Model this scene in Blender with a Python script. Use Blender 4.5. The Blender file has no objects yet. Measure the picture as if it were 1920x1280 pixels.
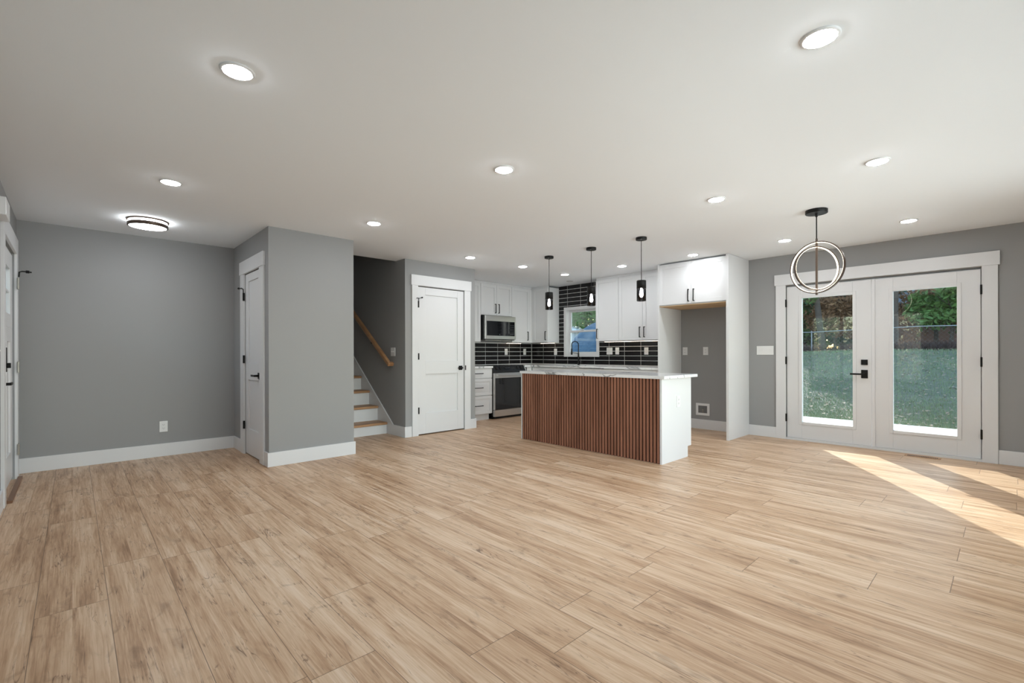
import bpy, bmesh, math, random
from mathutils import Vector, Matrix
random.seed(7)
sc = bpy.context.scene
C = sc.collection

# ------------------------------------------------------------ camera, world, sun, exposure
CAM_H, YAW, ROLL, FPX, HY = 1.1443, 0.7541, -0.0026, 875.56, 662.24
cd = bpy.data.cameras.new('camera'); cam = bpy.data.objects.new('camera', cd); C.objects.link(cam)
cam.matrix_world = (Matrix.Translation((0, 0, CAM_H)) @ Matrix.Rotation(-YAW, 4, 'Z')
                    @ Matrix.Rotation(math.pi / 2, 4, 'X') @ Matrix.Rotation(ROLL, 4, 'Z'))
cd.sensor_width = 36; cd.lens = FPX / 1920 * 36; cd.shift_y = (HY - 640) / 1920
cd.clip_start = 0.05; cd.clip_end = 300
sc.camera = cam

w = bpy.data.worlds.new('sky'); sc.world = w; w.use_nodes = True
wn = w.node_tree.nodes; wl = w.node_tree.links
bgn = wn['Background']
st = wn.new('ShaderNodeTexSky'); st.sky_type = 'NISHITA'; st.sun_disc = False
st.sun_elevation = math.radians(28); st.sun_rotation = math.radians(57); st.air_density = 1.3
wl.new(st.outputs[0], bgn.inputs[0]); bgn.inputs[1].default_value = 0.58

sl = bpy.data.lights.new('sun', 'SUN'); so = bpy.data.objects.new('sun', sl); C.objects.link(so)
SUN_DIR = Vector((-1, -0.655, -0.53)).normalized()
so.rotation_euler = SUN_DIR.to_track_quat('-Z', 'Y').to_euler()
sl.energy = 9.5; sl.angle = math.radians(0.5); sl.color = (1.0, 0.96, 0.90)

vs = sc.view_settings
sc.display_settings.display_device = 'sRGB'
vs.view_transform = 'Standard'; vs.look = 'None'; vs.exposure = 0.32; vs.gamma = 1.0
vs.use_curve_mapping = False
LAMP = 118.0          # emission strength of the ceiling lamps

def window_light(name, loc, rot, w_, h_, power):
    l = bpy.data.lights.new(name, 'AREA'); l.shape = 'RECTANGLE'; l.size = w_; l.size_y = h_; l.energy = power; l.color = (0.97, 0.985, 1.0)
    o = bpy.data.objects.new(name, l); C.objects.link(o); o.location = loc; o.rotation_euler = rot
# area lamps: added fill at the unseen front window, daylight at the left window
window_light('added_fill_front', (3.2, -1.09, 1.325), (math.radians(90), 0, 0), 4.3, 1.5, 118)
window_light('daylight_left', (-0.535, 2.48, 1.30), (0, math.radians(-90), 0), 1.6, 2.2, 7)

# ------------------------------------------------------------ room planes (metres)
XF, XW = 6.905, -0.395
YL, YB = 6.518, -0.95
XC, YC, XC2 = 1.441, 5.133, 2.337
XS, YP, XP2 = 3.2975, 5.6375, 4.512
YK, H = 6.765, 2.44

# ------------------------------------------------------------ materials
def N(nt, t, **k):
    n = nt.nodes.new(t)
    for a, b in k.items(): setattr(n, a, b)
    return n
def mat(name, col, rough=0.5, metal=0.0, spec=0.5, emit=None, es=0.0, bump=None, var=None, coat=0):
    m = bpy.data.materials.new(name); m.use_nodes = True; nt = m.node_tree
    b = nt.nodes['Principled BSDF']
    b.inputs['Base Color'].default_value = (*col, 1); b.inputs['Roughness'].default_value = rough
    b.inputs['Metallic'].default_value = metal; b.inputs['Specular IOR Level'].default_value = spec
    b.inputs['Coat Weight'].default_value = coat
    if emit: b.inputs['Emission Color'].default_value = (*emit, 1); b.inputs['Emission Strength'].default_value = es
    tc = N(nt, 'ShaderNodeTexCoord')
    if var:   # (scale, colour 2)
        n = N(nt, 'ShaderNodeTexNoise'); n.inputs['Scale'].default_value = var[0]; n.inputs['Detail'].default_value = 6
        mx = N(nt, 'ShaderNodeMix', data_type='RGBA')
        mx.inputs[6].default_value = (*col, 1); mx.inputs[7].default_value = (*var[1], 1)
        nt.links.new(tc.outputs['Object'], n.inputs['Vector'])
        nt.links.new(n.outputs[0], mx.inputs[0]); nt.links.new(mx.outputs[2], b.inputs['Base Color'])
    if bump:  # (scale, strength)
        n = N(nt, 'ShaderNodeTexNoise'); n.inputs['Scale'].default_value = bump[0]; n.inputs['Detail'].default_value = 3
        bp = N(nt, 'ShaderNodeBump'); bp.inputs['Strength'].default_value = bump[1]; bp.inputs['Distance'].default_value = 0.002
        nt.links.new(tc.outputs['Object'], n.inputs['Vector'])
        nt.links.new(n.outputs[0], bp.inputs['Height']); nt.links.new(bp.outputs[0], b.inputs['Normal'])
    return m
def ramp(nt, stops):
    r = N(nt, 'ShaderNodeValToRGB'); e = r.color_ramp.elements
    e[0].position, e[0].color = stops[0][0], (*stops[0][1], 1)
    e[1].position, e[1].color = stops[-1][0], (*stops[-1][1], 1)
    for p, c in stops[1:-1]:
        x = e.new(p); x.color = (*c, 1)
    return r

def floor_mat():
    m = bpy.data.materials.new('vinyl_planks'); m.use_nodes = True; nt = m.node_tree; L = nt.links.new
    b = nt.nodes['Principled BSDF']; tc = N(nt, 'ShaderNodeTexCoord')
    sp = N(nt, 'ShaderNodeSeparateXYZ'); L(tc.outputs['Object'], sp.inputs[0])
    def M(op, a, c=None, d=None):
        n = N(nt, 'ShaderNodeMath', operation=op)
        for i, v in enumerate((a, c, d)):
            if v is None: continue
            if isinstance(v, (int, float)): n.inputs[i].default_value = v
            else: L(v, n.inputs[i])
        return n.outputs[0]
    W, LN = 0.2435, 1.53
    u = M('DIVIDE', M('ADD', sp.outputs[0], 0.127 + W * 10), W)
    row = M('FLOOR', u); fu = M('SUBTRACT', u, row)
    wn1 = N(nt, 'ShaderNodeTexWhiteNoise', noise_dimensions='1D'); L(row, wn1.inputs['W'])
    v = M('ADD', M('DIVIDE', M('ADD', sp.outputs[1], 20), LN), M('MULTIPLY', wn1.outputs['Value'], 7.3))
    col = M('FLOOR', v); fv = M('SUBTRACT', v, col)
    idv = N(nt, 'ShaderNodeCombineXYZ'); L(row, idv.inputs[0]); L(col, idv.inputs[1])
    wn2 = N(nt, 'ShaderNodeTexWhiteNoise', noise_dimensions='2D'); L(idv.outputs[0], wn2.inputs['Vector'])
    # a printed half-plank strip
    half = M('FLOOR', M('MULTIPLY', u, 2.0))
    idh = N(nt, 'ShaderNodeCombineXYZ'); L(half, idh.inputs[0]); L(M('FLOOR', M('ADD', M('MULTIPLY', v, 1.0), 0.0)), idh.inputs[1])
    wn3 = N(nt, 'ShaderNodeTexWhiteNoise', noise_dimensions='2D'); L(idh.outputs[0], wn3.inputs['Vector'])
    # grain coordinates, shifted per plank
    sh = N(nt, 'ShaderNodeVectorMath', operation='SCALE'); L(wn3.outputs['Color'], sh.inputs[0]); sh.inputs[3].default_value = 40
    ad = N(nt, 'ShaderNodeVectorMath', operation='ADD'); L(tc.outputs['Object'], ad.inputs[0]); L(sh.outputs[0], ad.inputs[1])
    def noise(sx, sy, scale, det, dist=0.0, src=ad):
        mp = N(nt, 'ShaderNodeMapping'); mp.inputs['Scale'].default_value = (sx, sy, 1)
        L(src.outputs[0], mp.inputs[0]); n = N(nt, 'ShaderNodeTexNoise')
        n.inputs['Scale'].default_value = scale; n.inputs['Detail'].default_value = det
        n.inputs['Distortion'].default_value = dist; n.inputs['Roughness'].default_value = 0.6
        L(mp.outputs[0], n.inputs['Vector']); return n.outputs[0]
    broad = noise(7, 0.55, 2.2, 4, 0.5)
    fine = noise(30, 1.1, 3.0, 6, 0.9)
    blot = noise(5, 2.0, 2.0, 5, 1.2)
    t = M('ADD', M('MULTIPLY', broad, 0.72), M('MULTIPLY', fine, 0.55))
    t = M('ADD', t, M('MULTIPLY', M('SUBTRACT', wn2.outputs['Value'], 0.5), 0.05))
    t = M('ADD', t, M('MULTIPLY', M('SUBTRACT', wn3.outputs['Value'], 0.5), 0.10))
    r = ramp(nt, [(0.38, (0.27, 0.150, 0.082)), (0.50, (0.42, 0.255, 0.150)), (0.60, (0.53, 0.345, 0.215)), (0.72, (0.64, 0.455, 0.310)), (0.86, (0.72, 0.55, 0.41))])
    L(t, r.inputs[0])
    # dark spalted lines
    n1 = noise(6, 0.34, 1.9, 4, 1.5)
    ln = M('ABSOLUTE', M('SUBTRACT', n1, 0.5))
    msk = N(nt, 'ShaderNodeMapRange'); L(ln, msk.inputs[0]); msk.inputs[1].default_value = 0.0; msk.inputs[2].default_value = 0.009
    msk.inputs[3].default_value = 1; msk.inputs[4].default_value = 0
    gate = N(nt, 'ShaderNodeMapRange'); L(blot, gate.inputs[0]); gate.inputs[1].default_value = 0.44; gate.inputs[2].default_value = 0.56
    mm = M('MULTIPLY', msk.outputs[0], gate.outputs[0])
    kn = N(nt, 'ShaderNodeMapRange'); L(blot, kn.inputs[0]); kn.inputs[1].default_value = 0.57; kn.inputs[2].default_value = 0.74
    dk = M('MINIMUM', M('ADD', M('MULTIPLY', mm, 0.75), M('MULTIPLY', kn.outputs[0], 0.45)), 1.0)
    m1 = N(nt, 'ShaderNodeMix', data_type='RGBA'); L(dk, m1.inputs[0]); L(r.outputs[0], m1.inputs[6]); m1.inputs[7].default_value = (0.15, 0.08, 0.045, 1)
    # seams
    eu = M('MINIMUM', fu, M('SUBTRACT', 1.0, fu)); ev = M('MINIMUM', fv, M('SUBTRACT', 1.0, fv))
    s = M('MAXIMUM', M('LESS_THAN', eu, 0.0055), M('LESS_THAN', ev, 0.0011))
    m2 = N(nt, 'ShaderNodeMix', data_type='RGBA'); L(M('MULTIPLY', s, 0.8), m2.inputs[0]); L(m1.outputs[2], m2.inputs[6]); m2.inputs[7].default_value = (0.14, 0.085, 0.05, 1)
    L(m2.outputs[2], b.inputs['Base Color'])
    b.inputs['Roughness'].default_value = 0.42; b.inputs['Specular IOR Level'].default_value = 0.35
    bp = N(nt, 'ShaderNodeBump'); bp.inputs['Strength'].default_value = 0.12; bp.inputs['Distance'].default_value = 0.002
    L(M('SUBTRACT', fine, s), bp.inputs['Height']); L(bp.outputs[0], b.inputs['Normal'])
    return m

def wood_mat(name, dark, light, axis='Z', scale=6, rough=0.45):
    m = bpy.data.materials.new(name); m.use_nodes = True; nt = m.node_tree; L = nt.links.new
    b = nt.nodes['Principled BSDF']; tc = N(nt, 'ShaderNodeTexCoord'); mp = N(nt, 'ShaderNodeMapping')
    s = {'X': (0.12, 1, 1), 'Y': (1, 0.12, 1), 'Z': (1, 1, 0.1)}[axis]
    mp.inputs['Scale'].default_value = s; L(tc.outputs['Object'], mp.inputs[0])
    n = N(nt, 'ShaderNodeTexNoise'); n.inputs['Scale'].default_value = scale; n.inputs['Detail'].default_value = 8; n.inputs['Distortion'].default_value = 0.6
    L(mp.outputs[0], n.inputs['Vector']); r = ramp(nt, [(0.3, dark), (0.7, light)]); L(n.outputs[0], r.inputs[0])
    L(r.outputs[0], b.inputs['Base Color']); b.inputs['Roughness'].default_value = rough
    return m

def marble_mat():
    m = bpy.data.materials.new('white_veined_quartz'); m.use_nodes = True; nt = m.node_tree; L = nt.links.new
    b = nt.nodes['Principled BSDF']; tc = N(nt, 'ShaderNodeTexCoord')
    def vein(sc_, dist, w0, seed):
        mp = N(nt, 'ShaderNodeMapping'); mp.inputs['Location'].default_value = (seed, seed * 2, 0); mp.inputs['Scale'].default_value = (1, 0.55, 1)
        L(tc.outputs['Object'], mp.inputs[0])
        n = N(nt, 'ShaderNodeTexNoise'); n.inputs['Scale'].default_value = sc_; n.inputs['Detail'].default_value = 5; n.inputs['Distortion'].default_value = dist
        L(mp.outputs[0], n.inputs['Vector'])
        a = N(nt, 'ShaderNodeMath', operation='SUBTRACT'); L(n.outputs[0], a.inputs[0]); a.inputs[1].default_value = 0.5
        c = N(nt, 'ShaderNodeMath', operation='ABSOLUTE'); L(a.outputs[0], c.inputs[0])
        r = N(nt, 'ShaderNodeMapRange'); L(c.outputs[0], r.inputs[0]); r.inputs[1].default_value = 0; r.inputs[2].default_value = w0; r.inputs[3].default_value = 1; r.inputs[4].default_value = 0
        return r.outputs[0]
    v1 = vein(1.0, 1.4, 0.013, 3.1); v2 = vein(1.5, 1.5, 0.004, 9.4); v3 = vein(0.7, 0.8, 0.10, 3.1)
    a = N(nt, 'ShaderNodeMath', operation='MULTIPLY'); L(v1, a.inputs[0]); a.inputs[1].default_value = 0.75
    mx1 = N(nt, 'ShaderNodeMix', data_type='RGBA'); mx1.inputs[6].default_value = (0.83, 0.83, 0.84, 1); mx1.inputs[7].default_value = (0.5, 0.51, 0.55, 1)
    c = N(nt, 'ShaderNodeMath', operation='MULTIPLY'); L(v3, c.inputs[0]); c.inputs[1].default_value = 0.25; L(c.outputs[0], mx1.inputs[0])
    d = N(nt, 'ShaderNodeMath', operation='MULTIPLY'); L(v2, d.inputs[0]); d.inputs[1].default_value = 0.35
    mxa = N(nt, 'ShaderNodeMath', operation='MAXIMUM'); L(a.outputs[0], mxa.inputs[0]); L(d.outputs[0], mxa.inputs[1])
    mx2 = N(nt, 'ShaderNodeMix', data_type='RGBA'); L(mxa.outputs[0], mx2.inputs[0]); L(mx1.outputs[2], mx2.inputs[6]); mx2.inputs[7].default_value = (0.04, 0.04, 0.045, 1)
    L(mx2.outputs[2], b.inputs['Base Color']); b.inputs['Roughness'].default_value = 0.15
    return m

def glass_mat(name, tint, refl=1.0, ior=1.5, rough=0.0):
    m = bpy.data.materials.new(name); m.use_nodes = True; nt = m.node_tree; nt.nodes.clear(); L = nt.links.new
    o = N(nt, 'ShaderNodeOutputMaterial'); t = N(nt, 'ShaderNodeBsdfTransparent'); t.inputs[0].default_value = (*tint, 1)
    g = N(nt, 'ShaderNodeBsdfGlossy'); g.inputs['Roughness'].default_value = rough; g.inputs[0].default_value = (1, 1, 1, 1)
    f = N(nt, 'ShaderNodeFresnel'); f.inputs[0].default_value = ior
    mu = N(nt, 'ShaderNodeMath', operation='MULTIPLY'); L(f.outputs[0], mu.inputs[0]); mu.inputs[1].default_value = refl
    mx = N(nt, 'ShaderNodeMixShader'); L(mu.outputs[0], mx.inputs[0]); L(t.outputs[0], mx.inputs[1]); L(g.outputs[0], mx.inputs[2]); L(mx.outputs[0], o.inputs[0])
    return m

M_ = {}
M_['wall'] = mat('grey_wall_paint', (0.33, 0.33, 0.33), 0.85, bump=(350, 0.15))
M_['ceil'] = mat('ceiling_paint', (0.90, 0.93, 0.965), 0.9, bump=(250, 0.1))
M_['white'] = mat('white_satin_paint', (0.75, 0.75, 0.76), 0.35)
M_['cab'] = mat('white_cabinet_paint', (0.75, 0.75, 0.755), 0.35)
M_['plate'] = mat('white_plastic', (0.82, 0.82, 0.82), 0.3)
M_['slot'] = mat('dark_slot', (0.05, 0.05, 0.05), 0.6)
M_['black'] = mat('matte_black_metal', (0.008, 0.008, 0.008), 0.45, spec=0.25)
M_['bronze'] = mat('brushed_bronze', (0.10, 0.07, 0.055), 0.35, metal=0.6)
M_['nickel'] = mat('satin_nickel', (0.42, 0.40, 0.36), 0.35, metal=1.0)
M_['steel'] = mat('stainless_steel', (0.62, 0.61, 0.60), 0.3, metal=1.0, bump=(120, 0.05))
M_['blackglass'] = mat('black_glass', (0.008, 0.009, 0.011), 0.06, spec=0.7)
M_['blackenamel'] = mat('black_enamel', (0.012, 0.012, 0.013), 0.25)
M_['keys'] = mat('keypad_print', (0.12, 0.125, 0.14), 0.5)
M_['tile'] = mat('black_tile', (0.010, 0.009, 0.010), 0.22, bump=(14, 0.5), spec=0.4)
M_['grout'] = mat('white_grout', (0.80, 0.80, 0.79), 0.8)
M_['floor'] = floor_mat()
M_['slat'] = wood_mat('walnut_slats', (0.19, 0.075, 0.042), (0.36, 0.155, 0.095), 'Z', 9)
M_['felt'] = mat('dark_felt', (0.015, 0.006, 0.004), 0.9)
M_['oak'] = wood_mat('oak_tread', (0.30, 0.15, 0.07), (0.50, 0.28, 0.14), 'X', 10)
M_['rail'] = wood_mat('oak_rail', (0.36, 0.18, 0.085), (0.52, 0.29, 0.145), 'Y', 10, 0.35)
M_['threshold'] = wood_mat('brown_threshold', (0.15, 0.07, 0.035), (0.26, 0.13, 0.07), 'Y', 10)
M_['ply'] = wood_mat('raw_plywood', (0.55, 0.36, 0.19), (0.68, 0.48, 0.28), 'Y', 8, 0.7)
M_['marble'] = marble_mat()
M_['glass'] = glass_mat('window_glass', (0.93, 0.97, 0.96), 1.0, 1.5)
M_['smoke'] = glass_mat('smoked_glass', (0.58, 0.58, 0.60), 1.0, 1.45)
M_['clear'] = glass_mat('bulb_glass', (0.95, 0.95, 0.95), 1.0, 1.35)
M_['lamp'] = mat('lit_lens', (1, 1, 1), 0.5, emit=(0.93, 0.97, 1.0), es=LAMP)
M_['flush'] = mat('lit_diffuser', (1, 1, 1), 0.5, emit=(0.95, 0.98, 1.0), es=22)
M_['bulb'] = mat('lit_filament_bulb', (1, 1, 1), 0.5, emit=(1.0, 0.98, 0.96), es=26)
M_['led'] = mat('warm_led_strip', (1, 1, 1), 0.5, emit=(1.0, 0.86, 0.64), es=3.2)
M_['underlight'] = mat('undercabinet_led', (1, 1, 1), 0.5, emit=(1.0, 0.80, 0.58), es=10)
M_['lens_off'] = mat('unlit_lens', (0.5, 0.5, 0.5), 0.5)
M_['patio'] = mat('pale_concrete', (0.72, 0.72, 0.70), 0.85, var=(3, (0.60, 0.60, 0.58)))
M_['lawn'] = mat('lawn_soil', (0.07, 0.085, 0.06), 0.95, var=(2.5, (0.16, 0.16, 0.11)), bump=(8, 0.8))
M_['grass'] = mat('grass_blades', (0.08, 0.155, 0.08), 0.8, var=(0.8, (0.26, 0.30, 0.17)))  # wide yellow-green variation paints sun highlights into the lawn
M_['litter'] = mat('dry_leaves', (0.40, 0.33, 0.25), 0.9, var=(3, (0.22, 0.12, 0.07)))  # leaf colours, their spread widened to suggest sun dapples
M_['bark'] = mat('bark', (0.10, 0.075, 0.065), 0.95, var=(9, (0.05, 0.04, 0.035)), bump=(25, 1.0))
M_['dgreen'] = mat('evergreen_leaves', (0.018, 0.055, 0.03), 0.6, var=(3, (0.05, 0.12, 0.055)))
M_['mgreen'] = mat('shrub_leaves', (0.05, 0.12, 0.03), 0.6, var=(3, (0.12, 0.22, 0.05)))
M_['ygreen'] = mat('sunny_leaves', (0.16, 0.28, 0.05), 0.6, var=(3, (0.32, 0.42, 0.10)))
M_['rust'] = mat('rusty_leaves', (0.20, 0.09, 0.06), 0.8, var=(3, (0.32, 0.20, 0.10)))
M_['twig'] = mat('dry_brush', (0.14, 0.075, 0.06), 0.9, var=(4, (0.07, 0.05, 0.05)))
M_['galv'] = mat('galvanised_steel', (0.25, 0.26, 0.28), 0.7)
M_['tarp'] = mat('blue_tarp', (0.010, 0.035, 0.075), 0.5, var=(7, (0.06, 0.13, 0.20)), bump=(6, 1.0))
M_['siding'] = mat('white_siding', (0.80, 0.80, 0.80), 0.7)
M_['roof'] = mat('grey_shingle_roof', (0.30, 0.33, 0.40), 0.8, var=(6, (0.5, 0.53, 0.6)))
M_['brick'] = mat('house_brick', (0.25, 0.13, 0.10), 0.9, var=(14, (0.16, 0.08, 0.06)))

# ------------------------------------------------------------ mesh helpers
class MB:
    """collects shapes, then links them as ONE mesh object"""
    def __init__(s): s.v = []; s.f = []; s.m = []; s.sm = []
    def add(s, vs_, fs, mi=0, smooth=False):
        o = len(s.v); s.v += [tuple(v) for v in vs_]
        for f in fs: s.f.append([o + i for i in f]); s.m.append(mi); s.sm.append(smooth)
        return s
    def box(s, x0, x1, y0, y1, z0, z1, mi=0, mtx=None):
        if x0 > x1: x0, x1 = x1, x0
        if y0 > y1: y0, y1 = y1, y0
        if z0 > z1: z0, z1 = z1, z0
        vv = [(x0, y0, z0), (x1, y0, z0), (x1, y1, z0), (x0, y1, z0), (x0, y0, z1), (x1, y0, z1), (x1, y1, z1), (x0, y1, z1)]
        if mtx: vv = [tuple(mtx @ Vector(v)) for v in vv]
        return s.add(vv, [(0, 3, 2, 1), (4, 5, 6, 7), (0, 1, 5, 4), (1, 2, 6, 5), (2, 3, 7, 6), (3, 0, 4, 7)], mi)
    def lathe(s, prof, c, n=32, mi=0, axis='Z', smooth=True, cap=True):
        vv = []; fs = []
        for r, z in prof:
            for i in range(n):
                a = 2 * math.pi * i / n
                p = (r * math.cos(a), r * math.sin(a), z)
                if axis == 'X': p = (p[2], p[0], p[1])
                if axis == 'Y': p = (p[0], p[2], p[1])
                vv.append((c[0] + p[0], c[1] + p[1], c[2] + p[2]))
        for k in range(len(prof) - 1):
            for i in range(n):
                j = (i + 1) % n; fs.append((k * n + i, k * n + j, (k + 1) * n + j, (k + 1) * n + i))
        s.add(vv, fs, mi, smooth)
        if cap:
            if prof[0][0] > 1e-6: s.add(vv[:n], [tuple(range(n))[::-1]], mi)
            if prof[-1][0] > 1e-6: s.add(vv[-n:], [tuple(range(n))], mi)
        return s
    def tube(s, pts, r, n=10, mi=0, cap=True):
        pts = [Vector(p) for p in pts]; rs = r if isinstance(r, (list, tuple)) else [r] * len(pts)
        vv = []; fs = []; up = None
        for k, p in enumerate(pts):
            t = (pts[min(k + 1, len(pts) - 1)] - pts[max(k - 1, 0)]).normalized()
            if up is None: up = Vector((0, 0, 1)) if abs(t.z) < 0.9 else Vector((1, 0, 0))
            a = t.cross(up).normalized(); b2 = a.cross(t).normalized(); up = b2
            for i in range(n):
                an = 2 * math.pi * i / n; vv.append(p + rs[k] * (math.cos(an) * a + math.sin(an) * b2))
        for k in range(len(pts) - 1):
            for i in range(n):
                j = (i + 1) % n; fs.append((k * n + i, k * n + j, (k + 1) * n + j, (k + 1) * n + i))
        s.add(vv, fs, mi, True)
        if cap: s.add(vv[:n], [tuple(range(n))[::-1]], mi); s.add(vv[-n:], [tuple(range(n))], mi)
        return s
    def prism(s, poly, lo, hi, axis='X', mi=0):
        n = len(poly)
        def pt(a, b2, c): return {'X': (c, a, b2), 'Y': (a, c, b2), 'Z': (a, b2, c)}[axis]
        vv = [pt(a, b2, lo) for a, b2 in poly] + [pt(a, b2, hi) for a, b2 in poly]
        fs = [tuple(range(n))[::-1], tuple(range(n, 2 * n))] + [(i, (i + 1) % n, n + (i + 1) % n, n + i) for i in range(n)]
        return s.add(vv, fs, mi)
    def build(s, name, mats, parent=None, bevel=0, fixn=True):
        me = bpy.data.meshes.new(name); me.from_pydata(s.v, [], s.f)
        if not isinstance(mats, (list, tuple)): mats = [mats]
        for m in mats: me.materials.append(m)
        for p, mi, sm in zip(me.polygons, s.m, s.sm): p.material_index = mi; p.use_smooth = sm
        if fixn:
            bm = bmesh.new(); bm.from_mesh(me); bmesh.ops.recalc_face_normals(bm, faces=bm.faces); bm.to_mesh(me); bm.free()
        o = bpy.data.objects.new(name, me); C.objects.link(o)
        if parent:
            o.parent = parent; o.matrix_parent_inverse = parent.matrix_world.inverted()
        if bevel:
            b = o.modifiers.new('edge', 'BEVEL'); b.width = bevel; b.segments = 2; b.limit_method = 'ANGLE'; b.angle_limit = 0.7
        return o
def tag(o, label=None, cat=None, group=None, kind=None):
    if label: o['label'] = label
    if cat: o['category'] = cat
    if group: o['group'] = group
    if kind: o['kind'] = kind
    return o
def thing(name, loc, label, cat, group=None, kind=None):
    o = bpy.data.objects.new(name, None); o.empty_display_size = 0.1; C.objects.link(o)
    o.matrix_world = Matrix.Translation(loc)
    return tag(o, label, cat, group, kind)
def struct(name, mb, m, label, cat, bevel=0):
    return tag(mb.build(name, m, bevel=bevel), label, cat, kind='structure')
def copy_tree(o, delta, label):
    c = o.copy(); C.objects.link(c)
    c.matrix_world = Matrix.Translation(delta) @ o.matrix_world
    c['label'] = label
    for ch in list(o.children):
        d = ch.copy(); C.objects.link(d); d.parent = c; d.matrix_parent_inverse = ch.matrix_parent_inverse.copy()
        for g in list(ch.children):
            e = g.copy(); C.objects.link(e); e.parent = d; e.matrix_parent_inverse = g.matrix_parent_inverse.copy()
    return c

# ============================================================ SETTING
T = 0.15
WIN = (5.105, 5.815, 1.13, 1.965)       # kitchen window opening y0,y1,z0,z1
FD = (0.195, 2.03, 2.03)                # french door opening y0,y1,top
b = MB().box(XW - T, XF + T, YB - T, YK + T, -0.12, 0)
struct('floor', b, M_['floor'], 'light wood-look plank floor running through the whole room', 'floor')
# ceiling with the stair opening
HY0, HX0, HX1 = 5.892, XC2, XS
b = MB()
b.box(XW - T, XF + T, YB - T, HY0, H, H + 0.3)
b.box(XW - T, HX0 - 0.1, HY0, YK + T, H, H + 0.3); b.box(HX1 + 0.1, XF + T, HY0, YK + T, H, H + 0.3)
struct('ceiling', b, M_['ceil'], 'smooth white ceiling over the room', 'ceiling')
# left wall with entry door opening
ED = (5.24, 6.26, 2.07)
LW = (1.35, 3.60, 0.45, 2.10)
b = MB().box(XW - T, XW, YB, LW[0], 0, H).box(XW - T, XW, LW[1], ED[0], 0, H).box(XW - T, XW, LW[0], LW[1], 0, LW[2]).box(XW - T, XW, LW[0], LW[1], LW[3], H).box(XW - T, XW, ED[1], YL, 0, H).box(XW - T, XW, ED[0], ED[1], ED[2], H)
struct('wall_left', b, M_['wall'], 'grey wall at the far left holding the entry door', 'wall')
b = MB().box(XW - T, XC2 - .1, YL, YL + T, 0, H)
struct('wall_hall', b, M_['wall'], 'grey wall facing the room between entry door and closet', 'wall')
# closet walls
CD = (5.395, 6.015, 2.06)
b = MB().box(XC, XC + 0.1, YC + 0.1, CD[0], 0, H).box(XC, XC + 0.1, CD[1], YL, 0, H).box(XC, XC + 0.1, CD[0], CD[1], CD[2], H)
b.box(XC, XC2, YC, YC + 0.1, 0, H)
b.box(XC2 - 0.1, XC2, YC + 0.1, 9.6, 0, 5.0)
struct('wall_closet', b, M_['wall'], 'grey closet walls jutting into the room beside the stairs', 'wall')
# stairwell and pantry
PD = (3.494, 4.303, 2.085)
b = MB().box(XS, PD[0], YP, YP + 0.1, 0, H).box(PD[1], XP2, YP, YP + 0.1, 0, H).box(PD[0], PD[1], YP, YP + 0.1, PD[2], H)
b.box(XP2 - 0.1, XP2, YP + 0.1, YK, 0, H)
struct('wall_pantry', b, M_['wall'], 'grey wall around the white pantry door', 'wall')
b = MB().box(XS, XS + 0.1, YP + 0.1, 9.6, 0, 5.0).box(XC2 - 0.1, XS + 0.1, 9.6, 9.7, 0, 5.0).box(XC2 - 0.1, XS + 0.1, 5.79, 5.892, H + .3, 5.0)
b.box(XC2 - 0.1, XS + 0.1, 5.79, 9.7, 5.0, 5.1)
struct('wall_stair', b, M_['wall'], 'dark grey stairwell wall behind the oak handrail', 'wall')
# kitchen range wall
b = MB().box(XS + 0.1, XF + T, YK, YK + T, 0, H)
struct('wall_range', b, M_['wall'], 'wall behind the stove and microwave', 'wall')
# window / french door wall
b = MB()
x0, x1 = XF, XF + T
b.box(x0, x1, WIN[1], YK, 0, H).box(x0, x1, WIN[0], WIN[1], 0, WIN[2]).box(x0, x1, WIN[0], WIN[1], WIN[3], H)
b.box(x0, x1, FD[1], WIN[0], 0, H).box(x0, x1, FD[0], FD[1], FD[2], H).box(x0, x1, YB - T, FD[0], 0, H)
struct('wall_right', b, M_['wall'], 'long grey wall with the glazed double doors', 'wall')
# wall behind the camera with an added front window that lets in fill light
FW = (1.0, 5.4, 0.55, 2.1)
b = MB().box(XW - T, FW[0], YB - T, YB, 0, H).box(FW[1], XF, YB - T, YB, 0, H).box(FW[0], FW[1], YB - T, YB, 0, FW[2]).box(FW[0], FW[1], YB - T, YB, FW[3], H)
struct('wall_front', b, M_['wall'], 'grey wall behind the camera with an added wide window', 'wall')
b = MB()
for a, c in ((FW[0], FW[0] + .05), (FW[1] - .05, FW[1]), (2.43, 2.5), (3.9, 3.97)): b.box(a, c, YB - .1, YB - .05, FW[2], FW[3])
b.box(FW[0], FW[1], YB - .1, YB - .05, FW[2], FW[2] + .05).box(FW[0], FW[1], YB - .1, YB - .05, FW[3] - .05, FW[3])
wf = struct('window_2', b, M_['white'], 'added unseen wide white framed front window behind the camera', 'window')
MB().box(FW[0] + .05, FW[1] - .05, YB - .078, YB - .072, FW[2] + .05, FW[3] - .05).build('pane', M_['glass'], wf)

b = MB()
for a, c in ((LW[0], LW[0] + .05), (LW[1] - .05, LW[1]), (1.83, 1.90), (2.90, 2.97)): b.box(XW - .1, XW - .05, a, c, LW[2], LW[3])
b.box(XW - .1, XW - .05, LW[0], LW[1], LW[2], LW[2] + .05).box(XW - .1, XW - .05, LW[0], LW[1], LW[3] - .05, LW[3])
wf = struct('window_3', b, M_['white'], 'white framed window in the left wall near the camera', 'window')
MB().box(XW - .078, XW - .072, LW[0] + .05, LW[1] - .05, LW[2] + .05, LW[3] - .05).build('pane', M_['glass'], wf)

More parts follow.
